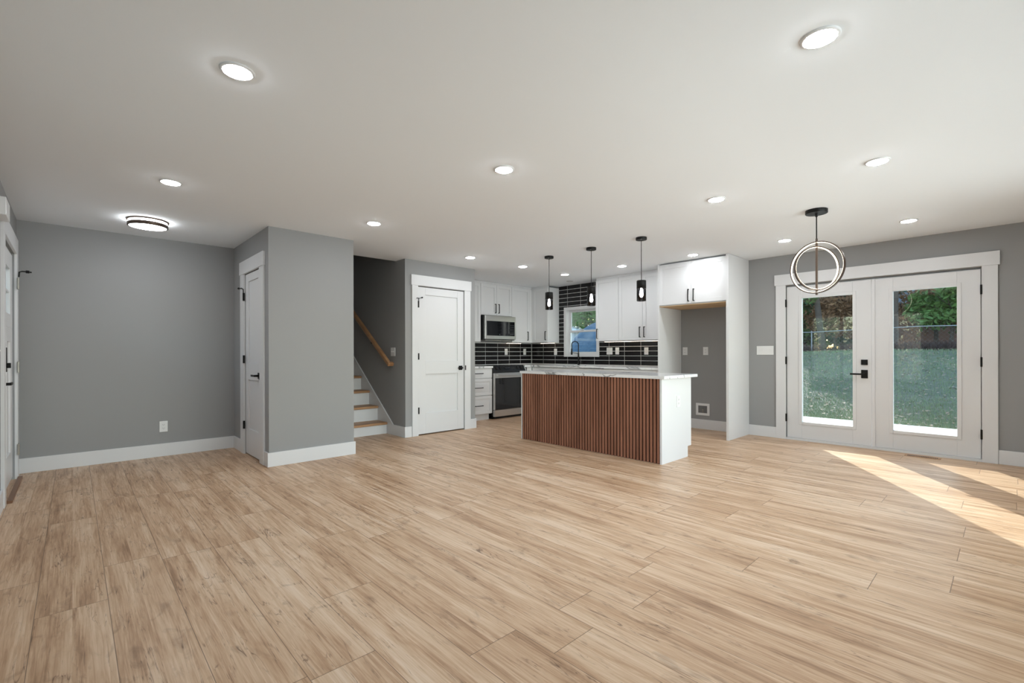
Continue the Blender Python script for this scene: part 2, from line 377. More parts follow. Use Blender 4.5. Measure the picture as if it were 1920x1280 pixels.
# baseboards
BH, BT = 0.143, 0.015
def bb(name, x0, x1, y0, y1, label, extra=()):
    b = MB().box(x0, x1, y0, y1, 0, BH)
    for e in extra: b.box(*e[:4], 0, BH)
    struct(name, b, M_['white'], label, 'baseboard', bevel=0.002)
bb('baseboard_left', XW, XW + BT, YB, 5.12, 'white baseboard along the far left wall')
bb('baseboard_hall', XW, XC, YL - BT, YL, 'white baseboard under the grey wall left of the closet')
bb('baseboard_closet', XC - BT, XC2 + BT, YC - BT, YC, 'white baseboard wrapping the closet corner',
   [(XC - BT, XC, YC, 5.26), (XC - BT, XC, 6.155, YL - BT), (XC2, XC2 + BT, YC, 6.12)])
bb('baseboard_pantry', XS - BT, 3.392, YP - BT, YP, 'white baseboard beside the pantry door',
   [(4.415, XP2 + BT, YP - BT, YP), (XP2, XP2 + BT, YP, 6.10)])
bb('baseboard_right', XF - BT, XF, YB, 0.075, 'white baseboard along the right wall beside the double doors',
   [(XF - BT, XF, 2.148, 2.497)])
bb('baseboard_alcove', XF - BT, XF, 2.537, 3.498, 'white baseboard inside the empty fridge alcove')
bb('baseboard_front', XW + BT, XF - BT, YB, YB + BT, 'white baseboard behind the camera')

# casings  (trim_n)
CT = 0.02
def casing_y(name, xs, xe, yi0, yi1, zt, wd, label, over=0.015, hh=0.142):   # on a wall facing +-X
    b = MB().box(xs, xe, yi0 - wd, yi0, 0, zt).box(xs, xe, yi1, yi1 + wd, 0, zt)
    d = 0.006 if xe > xs else -0.006
    b.box(xs, xe + d, yi0 - wd - over, yi1 + wd + over, zt, zt + hh)
    if name == 'trim_1':
        for a, c in ((.17, .212), (2.012, 2.055)): b.box(XF + .053, XF + T, a, c, .026, 2.03)
        b.box(XF + .053, XF + T, .212, 2.012, 2.0, 2.03)
    struct(name, b, M_['white'], label, 'door trim', bevel=0.0015)
casing_y('trim_1', XF, XF - CT, 0.195, 2.03, 2.04, 0.118, 'wide white casing framing the glazed double doors')
casing_y('trim_2', XC, XC - CT, CD[0], CD[1], 2.06, 0.14, 'white casing around the narrow closet door', 0.012, 0.145)
b = MB().box(3.397, PD[0], YP - CT, YP, 0, 2.092).box(PD[1], 4.412, YP - CT, YP, 0, 2.092).box(3.383, 4.427, YP - CT - .006, YP, 2.092, 2.236)
struct('trim_3', b, M_['white'], 'white casing with flat head around the pantry door', 'door trim', bevel=0.0015)
b = MB().box(XW, XW + CT, 5.12, ED[0], 0, ED[2]).box(XW, XW + CT, ED[1], 6.38, 0, ED[2]).box(XW, XW + CT, 5.12, 6.38, ED[2], 2.215)
struct('trim_4', b, M_['white'], 'white casing around the entry door at the left edge', 'door trim', bevel=0.0015)
struct('trim_5', MB().box(XW + .02, XW + 0.05, 5.26, 6.26, 0.0, 0.022), M_['threshold'], 'brown wooden threshold at the foot of the entry door', 'threshold')
b = MB().box(XF - 0.015, XF + T + 0.03, 0.195, 2.03, 0.0, 0.026)
struct('trim_6', b, M_['white'], 'pale sill under the glazed double doors', 'threshold')
# stair skirt board
sk = [(YP, 0.0), (YP, BH), (5.952, BH), (5.952 + 3.3, BH + 3.3 * 0.755), (5.952 + 3.3, 0.0)]
struct('trim_7', MB().prism(sk, XS - BT, XS, 'X'), M_['white'], 'white skirt board climbing beside the stair treads', 'stair trim')

# ------------------------------------------------------------ doors
def lever(par, p, n, d, L=0.11, plate=0.032, plate_h=None):
    """square rose at p, wall normal n, lever direction d"""
    n = Vector(n); d = Vector(d); p = Vector(p); up = Vector((0, 0, 1)); ph = plate_h or plate
    R = Matrix.Translation(p) @ Matrix((d, up, n)).transposed().to_4x4()
    b = MB().box(-plate, plate, -ph, ph, 0, 0.009, mtx=R)
    b.box(-0.011, 0.011, -0.011, 0.011, 0.009, 0.05, mtx=R)
    b.box(-0.012, L, -0.010, 0.010, 0.042, 0.055, mtx=R)
    return b.build('door_handle', M_['black'], par, bevel=0.0015)
def panel_slab(b, a0, a1, z0, z1, panels, depth, f):
    """shaker slab: stiles and rails around recessed panels; f(u0,u1,d0,d1,z0,z1) places a box"""
    pa0, pa1 = panels[0][0], panels[0][1]
    f(a0, pa0, 0, depth, z0, z1); f(pa1, a1, 0, depth, z0, z1)
    zs = sorted([(p[2], p[3]) for p in panels]); cur = z0
    for lo, hi in zs:
        f(pa0, pa1, 0, depth, cur, lo); cur = hi
        f(pa0, pa1, 0.013, depth - 0.013, lo, hi)
    f(pa0, pa1, 0, depth, cur, z1)
def hinge_y(par, x, y, z, m=None, w=0.012): MB().box(x - 0.009, x + 0.009, y - w / 2, y + w / 2, z - 0.045, z + 0.045).build('hinge', m or M_['black'], par, bevel=0.001)
# closet door (faces -X)
b = MB(); XD = XC + 0.004
panel_slab(b, 5.400, 6.010, 0.014, 2.052, [(5.51, 5.90, 0.30, 0.855), (5.51, 5.90, 1.037, 1.965)], 0.035, lambda u0, u1, d0, d1, z0, z1: b.box(XD + d0, XD + d1, u0, u1, z0, z1))
d = struct('door_1', b, M_['white'], 'narrow white two-panel closet door on the grey block', 'door', bevel=0.002)
lever(d, (XD, 5.475, 0.912), (-1, 0, 0), (0, 1, 0), 0.12)
for z in (0.335, 1.085, 1.80): hinge_y(d, XC - 0.016, 6.012, z, w=0.022)
MB().tube([(XC - 0.02, 6.012, 1.845), (XC - 0.02, 6.012, 1.885), (XC - 0.035, 6.03, 1.90), (XC - 0.03, 6.10, 1.905), (XC - 0.028, 6.17, 1.912)], 0.005).lathe([(0.011, -0.01), (0.011, 0.012)], (XC - 0.028, 6.18, 1.912), 12, axis='Y').build('hinge_door_stop', M_['black'], d)
MB().box(XC - 0.0225, XC - 0.018, 5.383, 5.397, 0.875, 0.945).build('strike_plate', M_['black'], d)
# pantry door (faces -Y)
b = MB(); YD = YP + 0.004
panel_slab(b, 3.499, 4.298, 0.016, 2.078, [(3.625, 4.184, 0.302, 0.855), (3.625, 4.184, 1.037, 1.972)], 0.035, lambda u0, u1, d0, d1, z0, z1: b.box(u0, u1, YD + d0, YD + d1, z0, z1))
d = struct('door_2', b, M_['white'], 'white two-panel pantry door between stairs and kitchen', 'door', bevel=0.002)
lever(d, (4.235, YD, 0.93), (0, -1, 0), (-1, 0, 0), 0.075)
for z in (0.35, 1.105, 1.83): MB().box(3.487, 3.505, YP - 0.027, YP - 0.012, z - 0.045, z + 0.045).build('hinge', M_['black'], d, bevel=0.001)
MB().tube([(3.497, YP - 0.025, 1.86), (3.497, YP - 0.025, 1.905), (3.485, YP - 0.035, 1.915), (3.455, YP - 0.04, 1.91)], 0.005).tube([(3.50, YP - 0.025, 1.91), (3.545, YP - 0.03, 1.925)], 0.004).lathe([(0.010, -0.008), (0.010, 0.01)], (3.55, YP - 0.03, 1.926), 12, axis='Y').build('hinge_door_stop', M_['black'], d)
MB().box(4.304, 4.322, YP - 0.0225, YP - 0.018, 0.895, 0.965).build('strike_plate', M_['black'], d)
# entry door (faces +X), four lites at the top
b = MB(); XE = XW - 0.012
fe = lambda u0, u1, d0, d1, z0, z1: b.box(XE - d0, XE - d1, u0, u1, z0, z1)
ya, yb = 5.26, 6.24; g0, g1, gz0, gz1 = 5.44, 6.06, 1.50, 1.90
panel_slab(b, ya, yb, 0.03, 1.38, [(5.44, 6.06, 0.28, 1.26)], 0.045, fe)
fe(ya, g0, 0, .045, 1.38, 2.05); fe(g1, yb, 0, .045, 1.38, 2.05); fe(g0, g1, 0, .045, 1.38, gz0); fe(g0, g1, 0, .045, gz1, 2.05)
fe(g0, g1, .008, .037, 1.69, 1.71); fe(5.74, 5.76, .008, .037, gz0, gz1)
fe(5.735, 5.765, 0, .04, 0.28, 1.26)
d = struct('door_3', b, M_['white'], 'white entry door with four small lites at the left edge', 'door', bevel=0.003)
MB().box(XE - .026, XE - .021, g0, g1, gz0, gz1).build('pane', M_['glass'], d)
MB().box(XE + .0, XE + .030, 5.29, 5.37, 1.01, 1.20).box(XE + .030, XE + .052, 5.32, 5.345, 1.04, 1.08).build('keypad_deadbolt', M_['black'], d, bevel=0.003)
lever(d, (XE, 5.335, 0.915), (1, 0, 0), (0, 1, 0), 0.13, 0.03)
for z in (0.27, 1.03, 1.80): MB().box(XW + 0.018, XW + 0.024, 6.245, 6.33, z - 0.05, z + 0.05).lathe([(0.007, -0.052), (0.007, 0.052)], (XW + 0.026, 6.25, z), 10).build('hinge', M_['nickel'], d)
MB().tube([(XW + 0.03, 6.25, 1.86), (XW + 0.032, 6.25, 1.905), (XW + 0.05, 6.26, 1.915), (XW + 0.11, 6.28, 1.915)], 0.006).lathe([(0.013, -0.012), (0.013, 0.012)], (XW + 0.085, 6.27, 1.915), 12, axis='X').build('hinge_door_stop', M_['black'], d)
# glazed double doors (face -X)
def french(name, y0, y1, g, hinge_side, label, active):
    XG = XF + 0.006
    b = MB(); f = lambda a, c, lo, hi, d0=0, d1=.045: b.box(XG + d0, XG + d1, a, c, lo, hi)
    gy0, gy1, gz0, gz1 = g
    f(y0, gy0, .03, 2.012); f(gy1, y1, .03, 2.012); f(gy0, gy1, .03, gz0); f(gy0, gy1, gz1, 2.012)
    # raised lite frame around the glass
    e = .035
    for a, c, lo, hi in ((gy0 - e, gy0, gz0 - e, gz1 + e), (gy1, gy1 + e, gz0 - e, gz1 + e), (gy0, gy1, gz0 - e, gz0), (gy0, gy1, gz1, gz1 + e)):
        b.box(XG - .008, XG, a, c, lo, hi); b.box(XG + .045, XG + .053, a, c, lo, hi)
    d = struct(name, b, M_['white'], label, 'door', bevel=0.003)
    MB().box(XG + .018, XG + .026, gy0 - .005, gy1 + .005, gz0 - .005, gz1 + .005).build('glass_lite', M_['glass'], d)
    hy = y1 + .003 if hinge_side > 0 else y0 - .004
    for z in (0.287, 1.042, 1.797): MB().box(XF - .026, XF - .002, hy - .008, hy + .008, z - .05, z + .05).build('hinge', M_['black'], d, bevel=0.001)
    if active:
        lever(d, (XG - .0, 1.187, 0.885), (-1, 0, 0), (0, 1, 0), 0.135, 0.032, 0.05)
        MB().box(XG - .016, XG, 1.155, 1.219, 0.995, 1.058).lathe([(.018, 0), (.018, .008)], (XG - .024, 1.187, 1.026), 16, axis='X').build('deadbolt', M_['black'], d, bevel=0.0015)
    return d
dl = french('door_4', 1.118, 2.022, (1.303, 1.848, 0.243, 1.853), 1, 'left glazed door with black lever and square deadbolt', True)
dr = french('door_5', 0.202, 1.102, (0.383, 0.920, 0.243, 1.853), -1, 'right glazed door without a handle', False)
MB().box(XF - .006, XF + .006, 1.085, 1.115, .03, 2.012).build('astragal', M_['white'], dr, bevel=0.003)

# ------------------------------------------------------------ kitchen window
b = MB(); cy0, cy1, cz0, cz1 = 5.045, 5.868, 1.078, 2.02
b.box(XF - .024, XF, cy0, WIN[0], cz0, cz1).box(XF - .024, XF, WIN[1], cy1, cz0, cz1).box(XF - .024, XF, WIN[0], WIN[1], WIN[3], cz1).box(XF - .028, XF, WIN[0], WIN[1], cz0, WIN[2])
w1 = struct('window_1', b, M_['white'], 'white double-hung window over the kitchen sink', 'window', bevel=0.002)
def sash(xc, z0, z1):
    b = MB(); fr = .035; a, c = WIN[0] + .004, WIN[1] - .004
    b.box(xc, xc + .03, a, a + fr, z0, z1).box(xc, xc + .03, c - fr, c, z0, z1).box(xc, xc + .03, a + fr, c - fr, z0, z0 + fr).box(xc, xc + .03, a + fr, c - fr, z1 - fr, z1)
    o = b.build('sash', M_['white'], w1, bevel=0.002)
    MB().box(xc + .012, xc + .017, a + fr, c - fr, z0 + fr, z1 - fr).build('pane', M_['glass'], o)
    return o
s1 = sash(XF + .05, WIN[2] + .003, 1.575); sash(XF + .085, 1.545, WIN[3] - .003)
MB().box(XF + .035, XF + .05, 5.44, 5.50, 1.572, 1.59).build('sash_lock', M_['white'], s1)
MB().box(XF, XF + T, WIN[0] - .002, WIN[0] + .003, WIN[2], WIN[3]).box(XF, XF + T, WIN[1] - .003, WIN[1] + .002, WIN[2], WIN[3]).box(XF, XF + T, WIN[0], WIN[1], WIN[2] - .002, WIN[2] + .002).box(XF, XF + T, WIN[0], WIN[1], WIN[3] - .002, WIN[3] + .002).build('jamb', M_['white'], w1)

# ============================================================ STAIRS
st_ = thing('staircase', (2.82, 6.13, 0), 'stairs with oak treads and white risers climbing behind the closet', 'stairs')
for k in range(9):
    y = 6.13 + .273 * k; zt = .165 + .2115 * k; zb = 0 if k == 0 else zt - .2115
    MB().box(XC2 + .001, XS - BT - .001, y, y + .02, zb, zt - .035).build('riser', M_['white'], st_)
    MB().box(XC2 + .001, XS - BT - .001, y - .03, y + .293, zt - .035, zt).build('tread', M_['oak'], st_, bevel=0.010)
hr = thing('handrail', (XS, 6.0, 1.05), 'oak handrail sloping up the dark stairwell wall', 'handrail')
def rail_pt(y): return (XS - .067, y, 1.055 + (y - 6.04) * .69)
p0, p1 = Vector(rail_pt(5.98)), Vector(rail_pt(9.0))
dv = (p1 - p0); ang = math.atan2(dv.z, dv.y)
R = Matrix.Translation(p0) @ Matrix.Rotation(ang, 4, 'X')
b = MB().box(-.024, .024, 0, dv.length, -.028, .028, mtx=R)
b.box(-.024, .066, -.045, .006, -.028, .024, mtx=R)
b.build('rail', M_['rail'], hr, bevel=0.010)
for y in (6.5, 7.6, 8.6):
    q = rail_pt(y); MB().tube([(q[0], y, q[2] - .03), (q[0], y, q[2] - .07), (XS - .03, y, q[2] - .08), (XS, y, q[2] - .08)], .006).build('bracket', M_['black'], hr)

# ============================================================ KITCHEN
def bar_handle(par, p, axis, L=0.17, n=(0, -1, 0)):
    n = Vector(n); p = Vector(p); ax = Vector({'Z': (0, 0, 1), 'X': (1, 0, 0), 'Y': (0, 1, 0)}[axis])
    t = n.cross(ax); R = Matrix.Translation(p) @ Matrix((ax, t, n)).transposed().to_4x4()
    b = MB().box(-L / 2, L / 2, -.006, .006, .024, .034, mtx=R).box(-L / 2, -L / 2 + .011, -.006, .006, 0, .026, mtx=R).box(L / 2 - .011, L / 2, -.006, .006, 0, .026, mtx=R)
    return b.build('handle', M_['black'], par, bevel=0.001)
def shaker(par, name, ax, front, a0, a1, z0, z1, hpos=None, hax='Z', rail=0.057, slab=False):
    """door/drawer front. ax='Y': faces -Y at y=front spanning x; ax='X': faces -X at x=front spanning y"""
    b = MB(); t = .019
    if ax == 'Y': f = lambda u0, u1, d0, d1, lo, hi: b.box(u0, u1, front + d0, front + d1, lo, hi)
    else: f = lambda u0, u1, d0, d1, lo, hi: b.box(front + d0, front + d1, u0, u1, lo, hi)
    if slab: f(a0, a1, 0, t, z0, z1)
    else:
        f(a0, a0 + rail, 0, t, z0, z1); f(a1 - rail, a1, 0, t, z0, z1)
        f(a0 + rail, a1 - rail, 0, t, z0, z0 + rail); f(a0 + rail, a1 - rail, 0, t, z1 - rail, z1)
        f(a0 + rail, a1 - rail, .009, t, z0 + rail, z1 - rail)
    o = b.build(name, M_['cab'], par, bevel=0.0018)
    if hpos:
        u, z = hpos
        if ax == 'Y': bar_handle(o, (u, front, z), hax, n=(0, -1, 0))
        else: bar_handle(o, (front, u, z), hax, n=(-1, 0, 0))
    return o
UB, UT = 1.352, 2.405
YU, XU = YK - .33, XF - .33
G = .0015
def body(par, x0, x1, y0, y1, z0, z1, m=None): return MB().box(x0, x1, y0, y1, z0, z1).build('body', m or M_['cab'], par)
GU, GB = 'white wall cabinets in the kitchen', 'white base cabinets in the kitchen'
# wall cabinets, range wall
c = thing('wall_cabinet', (4.9, YK, UB), 'white wall cabinet left of the microwave, half hidden by the pantry wall', 'cabinet', GU)
body(c, XP2 + .002, 5.283, YU + .02, YK, UB, UT); shaker(c, 'door', 'Y', YU, 4.900, 5.282, UB, UT - .01, (4.95, 1.48)); shaker(c, 'door', 'Y', YU, XP2 + .004, 4.897, UB, UT - .01)
c = thing('wall_cabinet', (5.67, YK, 1.84), 'short white two-door wall cabinet above the microwave', 'cabinet', GU)
body(c, 5.286, 6.044, YU + .02, YK, 1.838, UT); shaker(c, 'door', 'Y', YU, 5.288, 5.662, 1.838, UT - .01, (5.622, 1.962)); shaker(c, 'door', 'Y', YU, 5.665, 6.042, 1.838, UT - .01, (5.704, 1.962))
c = thing('wall_cabinet', (6.3, YK, UB), 'white wall cabinet right of the microwave in the kitchen corner', 'cabinet', GU)
body(c, 6.047, XF - .332, YU + .02, YK, UB, UT); shaker(c, 'door', 'Y', YU, 6.048, 6.515, UB, UT - .01, (6.455, 1.48)); MB().box(6.517, XU + .02, YU + .002, YU + .02, UB, UT - .01).build('filler', M_['cab'], c)
c = thing('wall_cabinet', (XF, 6.4, UB), 'white wall cabinet between the corner and the sink window', 'cabinet', GU)
body(c, XU + .02, XF, 6.008, YK, UB, UT); shaker(c, 'door', 'X', XU, 6.010, 6.40, UB, UT - .01, (6.052, 1.48))
MB().box(XU + .002, XU + .02, 6.402, YU + .018, UB, UT - .01).build('filler', M_['cab'], c)
# wall cabinets, window wall right run
c = thing('wall_cabinet', (XF, 4.65, UB), 'white single-door wall cabinet immediately right of the sink window', 'cabinet', GU)
body(c, XU + .02, XF, 4.425, 4.887, UB, UT); shaker(c, 'door', 'X', XU, 4.427, 4.885, UB, UT - .01, (4.849, 1.478))
c = thing('wall_cabinet', (XF, 3.98, UB), 'white two-door wall cabinet beside the fridge alcove panel', 'cabinet', GU)
body(c, XU + .02, XF, 3.522, 4.422, UB, UT); shaker(c, 'door', 'X', XU, 3.98, 4.420, UB, UT - .01, (4.018, 1.478)); shaker(c, 'door', 'X', XU, 3.524, 3.977, UB, UT - .01, (3.939, 1.478))
# crown filler strips
b = MB().box(XP2 + .002, XU + .045, YU + .015, YU + .035, UT, H - .002).box(XU + .015, XU + .035, 6.008, YU + .03, UT, H - .002)
struct('trim_8', b, M_['cab'], 'white filler strip between the corner wall cabinets and ceiling', 'cabinet trim')
b = MB().box(XU + .015, XU + .035, 3.522, 4.887, UT, H - .002)
struct('trim_9', b, M_['cab'], 'white filler strip above the wall cabinets right of the window', 'cabinet trim')
# under-cabinet lights
def ul(x0, x1, y0, y1, label):
    b = MB().box(x0, x1, y0, y1, UB - .012, UB - .001).build('undercabinet_light', M_['white']); tag(b, label, 'light', 'undercabinet light bars')
    MB().box(x0 + .005, x1 - .005, y0 + .005, y1 - .005, UB - .0135, UB - .0121).build('diffuser', M_['underlight'], b)
ul(6.10, 6.50, YK - .12, YK - .095, 'slim warm light bar under the corner wall cabinet')
ul(XF - .12, XF - .095, 6.03, 6.40, 'slim warm light bar under the wall cabinet left of the sink window')
ul(XF - .12, XF - .095, 3.60, 4.86, 'slim warm light bar under the wall cabinets right of the sink window')

# fridge surround
FX = 6.235
c = thing('fridge_surround', (FX, 3.0, 0), 'tall white panels framing the empty fridge alcove with two-door cabinet above', 'cabinet')
MB().box(FX, XF, 3.500, 3.520, 0, 2.43).build('side_panel', M_['cab'], c, bevel=0.0015)
MB().box(FX - .02, XF, 2.498, 2.532, 0, H - .003).build('side_panel', M_['cab'], c, bevel=0.0015)
body(c, FX + .02, XF, 2.534, 3.498, 1.822, 2.425)
shaker(c, 'door', 'X', FX, 3.013, 3.498, 1.835, 2.41, (3.048, 1.945)); shaker(c, 'door', 'X', FX, 2.536, 3.010, 1.835, 2.41, (2.972, 1.945))
MB().box(FX + .01, XF - .002, 2.534, 3.498, 1.812, 1.8215).build('underside_panel', M_['ply'], c)

# base cabinets
YBF, XBF = YK - .62, XF - .62
CZ, CTH = 0.925, 0.032
BZ = CZ - CTH
c = thing('base_cabinet', (4.9, YK, 0), 'white three-drawer base cabinet left of the stove', 'cabinet', GB)
body(c, XP2 + .002, 5.298, YBF + .02, YK, .105, BZ); MB().box(XP2 + .002, 5.27, YBF + .06, YBF + .075, 0, .105).build('toe_kick', M_['cab'], c)
for lo, hi, hz, sb in ((.722, .884, .803, True), (.425, .712, .56, False), (.112, .415, .255, False)):
    shaker(c, 'drawer', 'Y', YBF, XP2 + .004, 5.296, lo, hi, (4.995, hz), 'X', slab=sb, rail=.05)
c = thing('base_cabinet', (6.4, YK, 0), 'white corner base cabinet right of the stove', 'cabinet', GB)
body(c, 6.072, XF, YBF + .02, YK, .105, BZ); MB().box(6.072, XBF + .05, YBF + .06, YBF + .075, 0, .105).build('toe_kick', M_['cab'], c)
shaker(c, 'door', 'Y', YBF, 6.074, XBF - .002, .112, .884, (6.11, .8))
def bcx(y0, y1, label, drawer, n=1):
    c = thing('base_cabinet', (XF, (y0 + y1) / 2, 0), label, 'cabinet', GB)
    body(c, XBF + .02, XF, y0 + G, y1 - G, .105, BZ - (.26 if 'sink' in label else 0)); MB().box(XBF + .06, XBF + .075, y0 + G, y1 - G, 0, .105).build('toe_kick', M_['cab'], c)
    top = .884
    if drawer: shaker(c, 'drawer', 'X', XBF, y0 + G, y1 - G, .725, top, ((y0 + y1) / 2, .805), 'Y', slab=True); top = .716
    wv = (y1 - y0) / n
    for i in range(n):
        a, e = y0 + i * wv + G, y0 + (i + 1) * wv - G
        shaker(c, 'door', 'X', XBF, a, e, .112, top, (e - .04 if i == 0 else a + .04, top - .1))
bcx(5.62, YBF - .01, 'white base cabinet left of the sink', True)
bcx(4.75, 5.62, 'white two-door cabinet under the sink', True, 2)
bcx(4.14, 4.75, 'white base cabinet right of the sink', True)
bcx(3.522, 4.14, 'white base cabinet against the fridge panel', True)

# worktop with the sink cut out
SX0, SX1, SY0, SY1 = 6.33, 6.74, 4.86, 5.49
b = MB()
b.box(XP2 + .002, 5.298, YBF - .025, YK, BZ, CZ)
tag(b.build('worktop', M_['marble']), 'short white stone worktop left of the stove', 'worktop'); b = MB()
b.box(6.07, XF, YBF - .025, YK, BZ, CZ)
xc0 = XBF - .025
b.box(xc0, XF, SY1, YBF - .025, BZ, CZ).box(xc0, XF, 3.522, SY0, BZ, CZ).box(xc0, SX0, SY0, SY1, BZ, CZ).box(SX1, XF, SY0, SY1, BZ, CZ)
tag(b.build('worktop', M_['marble'], bevel=0), 'long white veined stone worktop right of the stove and around the sink', 'worktop')
b = MB(); sz = BZ - .22
b.box(SX0 - .01, SX1 + .01, SY0 - .01, SY1 + .01, sz - .004, sz).box(SX0 - .012, SX0, SY0 - .01, SY1 + .01, sz, BZ - .001).box(SX1, SX1 + .012, SY0 - .01, SY1 + .01, sz, BZ - .001)
b.box(SX0, SX1, SY0 - .012, SY0, sz, BZ - .001).box(SX0, SX1, SY1, SY1 + .012, sz, BZ - .001)
s_ = tag(b.build('sink', M_['black']), 'black undermount sink in the worktop below the window', 'sink')
MB().lathe([(.04, 0), (.04, .004), (.02, .005)], (6.55, 5.17, sz), 20).build('drain', M_['steel'], s_)
# faucet
fx, fy = 6.81, 5.455
f_ = thing('faucet', (fx, fy, CZ), 'tall black spring-neck faucet at the sink', 'faucet')
MB().lathe([(.027, 0), (.027, .006), (.017, .012), (.014, .05), (.014, .22)], (fx, fy, CZ), 20).build('base', M_['black'], f_)
pts = [(fx, fy, CZ + .22)]; R0 = .062
for i in range(17):
    a = math.pi * i / 16
    pts.append((fx - (R0 - R0 * math.cos(a)) * .72, fy + (R0 - R0 * math.cos(a)) * .70, CZ + .375 + R0 * math.sin(a)))
ex, ey = pts[-1][0], pts[-1][1]; pts.append((ex, ey, CZ + .30))
b = MB().tube(pts, .0075, 10)
hel = []
for k in range(len(pts) - 1):
    A, B = Vector(pts[k]), Vector(pts[k + 1])
    nseg = max(1, int((B - A).length / .0085))
    for i in range(nseg):
        P = A.lerp(B, i / nseg); tdir = (B - A).normalized()
        u_ = tdir.cross(Vector((.7, .7, .1))).normalized(); v_ = tdir.cross(u_)
        b.add([P + .0115 * (math.cos(a) * u_ + math.sin(a) * v_) for a in [j * math.pi / 4 for j in range(8)]] +
              [P + tdir * .004 + .0115 * (math.cos(a) * u_ + math.sin(a) * v_) for a in [j * math.pi / 4 for j in range(8)]],
              [(j, (j + 1) % 8, 8 + (j + 1) % 8, 8 + j) for j in range(8)], 0, True)
b.build('spring_neck', M_['black'], f_, fixn=False)
MB().lathe([(.011, .12), (.014, .11), (.017, .02), (.014, 0)], (ex, ey, CZ + .19), 16).build('spray_head', M_['black'], f_)
MB().tube([(fx, fy, CZ + .21), (ex, ey, CZ + .235)], .005).build('holder_arm', M_['black'], f_)
MB().tube([(fx, fy, CZ + .07), (fx, fy - .04, CZ + .075), (fx, fy - .05, CZ + .14)], .006).build('lever', M_['black'], f_)

# backsplash tiles
def tiles(b, ax, plane, cuts, rows, holes):
    g = .0042
    for i in range(len(cuts) - 1):
        a0, a1 = cuts[i], cuts[i + 1]
        for lo, hi in rows:
            segs = [(a0 + g, a1 - g, lo + g, hi - g)]
            for hy0, hy1, hz0, hz1 in holes:
                ns = []
                for s0, s1, z0, z1 in segs:
                    if s1 <= hy0 or s0 >= hy1 or z1 <= hz0 or z0 >= hz1: ns.append((s0, s1, z0, z1)); continue
                    if s0 < hy0: ns.append((s0, hy0, z0, z1))
                    if s1 > hy1: ns.append((hy1, s1, z0, z1))
                    m0, m1 = max(s0, hy0), min(s1, hy1)
                    if z0 < hz0: ns.append((m0, m1, z0, hz0))
                    if z1 > hz1: ns.append((m0, m1, hz1, z1))
                segs = ns
            for s0, s1, z0, z1 in segs:
                if s1 - s0 < .004 or z1 - z0 < .004: continue
                if ax == 'Y': b.box(s0, s1, plane - .010, plane - .0055, z0, z1)
                else: b.box(plane - .010, plane - .0055, s0, s1, z0, z1)
rows5 = [(.935 + .081 * k, .935 + .081 * (k + 1)) for k in range(5)]
b = MB(); tiles(b, 'Y', YK, [4.74, 5.046, 5.353, 5.66, 5.966, 6.272, 6.578, XF - .011], rows5, [])
b.box(XP2 + .002, XF, YK - .006, YK, .926, UB - .002, 1)
tag(b.build('tile_backsplash', [M_['tile'], M_['grout']]), 'glossy black tile backsplash behind the stove', 'backsplash', 'black tiled backsplashes')
b = MB(); hole = [(cy0, cy1, cz0, cz1)]
ycuts = [3.58, 3.888, 4.205, 4.521, 4.838, 5.155, 5.471, 5.788, 6.105, 6.421, 6.737]; ycuts = [3.524] + ycuts[1:] + [YK - .012]
tiles(b, 'X', XF, ycuts, rows5, hole)
rows_up = [(1.34 + .0785 * k, 1.34 + .0785 * (k + 1)) for k in range(14)]
tiles(b, 'X', XF, [4.889, 5.155, 5.471, 5.788, 6.006], rows_up, hole)
for a, c_, lo, hi in ((3.524, cy0, .926, UB - .002), (cy1, YK - .006, .926, UB - .002), (cy0, cy1, .926, cz0), (4.888, cy0, UB - .002, H), (cy1, 6.007, UB - .002, H), (cy0, cy1, cz1, H)):
    b.box(XF - .006, XF, a, c_, lo, hi, 1)
tag(b.build('tile_backsplash', [M_['tile'], M_['grout']]), 'glossy black tile backsplash around the sink window up to the ceiling', 'backsplash', 'black tiled backsplashes')

# range (stove)
rx0, rx1, ry = 5.306, 6.064, 6.085
r_ = thing('range', (5.685, ry, 0), 'stainless slide-in electric range with black glass oven door', 'stove')
MB().box(rx0, rx1, ry + .05, YK - .02, .06, .915).build('body', M_['blackenamel'], r_)
MB().box(rx0 + .02, rx1 - .02, ry + .09, YK - .1, 0, .06).build('plinth', M_['blackenamel'], r_)
MB().box(rx0 - .004, rx1 + .004, ry + .08, YK - .012, .915, .932).build('cooktop', M_['blackglass'], r_, bevel=.003)
pan = MB().prism([(ry + .01, .805), (ry + .012, .835), (ry + .075, .931), (ry + .12, .931), (ry + .12, .805)], rx0 - .002, rx1 + .002, 'X').build('control_panel', M_['blackenamel'], r_)
dd = Vector((0, -.835, .55))
for k, xk in enumerate((5.385, 5.475, 5.895, 5.985)):
    R = Matrix.Translation((xk, ry + .043, .884)) @ dd.to_track_quat('Z', 'Y').to_matrix().to_4x4()
    bk = MB().lathe([(.026, 0), (.024, .022), (.020, .024)], (0, 0, 0), 20)
    bk.v = [tuple(R @ Vector(v)) for v in bk.v]; bk.build('knob', M_['blackenamel'], r_)
R = Matrix.Translation((5.685, ry + .0425, .883)) @ dd.to_track_quat('Z', 'Y').to_matrix().to_4x4()
bk = MB().box(-.13, .13, -.022, .022, 0, .002)
bk.v = [tuple(R @ Vector(v)) for v in bk.v]; dp = bk.build('display', M_['blackglass'], r_)
bk = MB()
for q in range(5): bk.box(-.1 + q * .02, -.088 + q * .02, -.004, .004, .0022, .0028)
bk.box(.0, .012, .004, .012, .0022, .0028)
bk.v = [tuple(R @ Vector(v)) for v in bk.v]; bk.build('display_marks', M_['keys'], dp)
od = MB().box(rx0, rx1, ry, ry + .048, .165, .800).build('oven_door', M_['steel'], r_, bevel=.003)
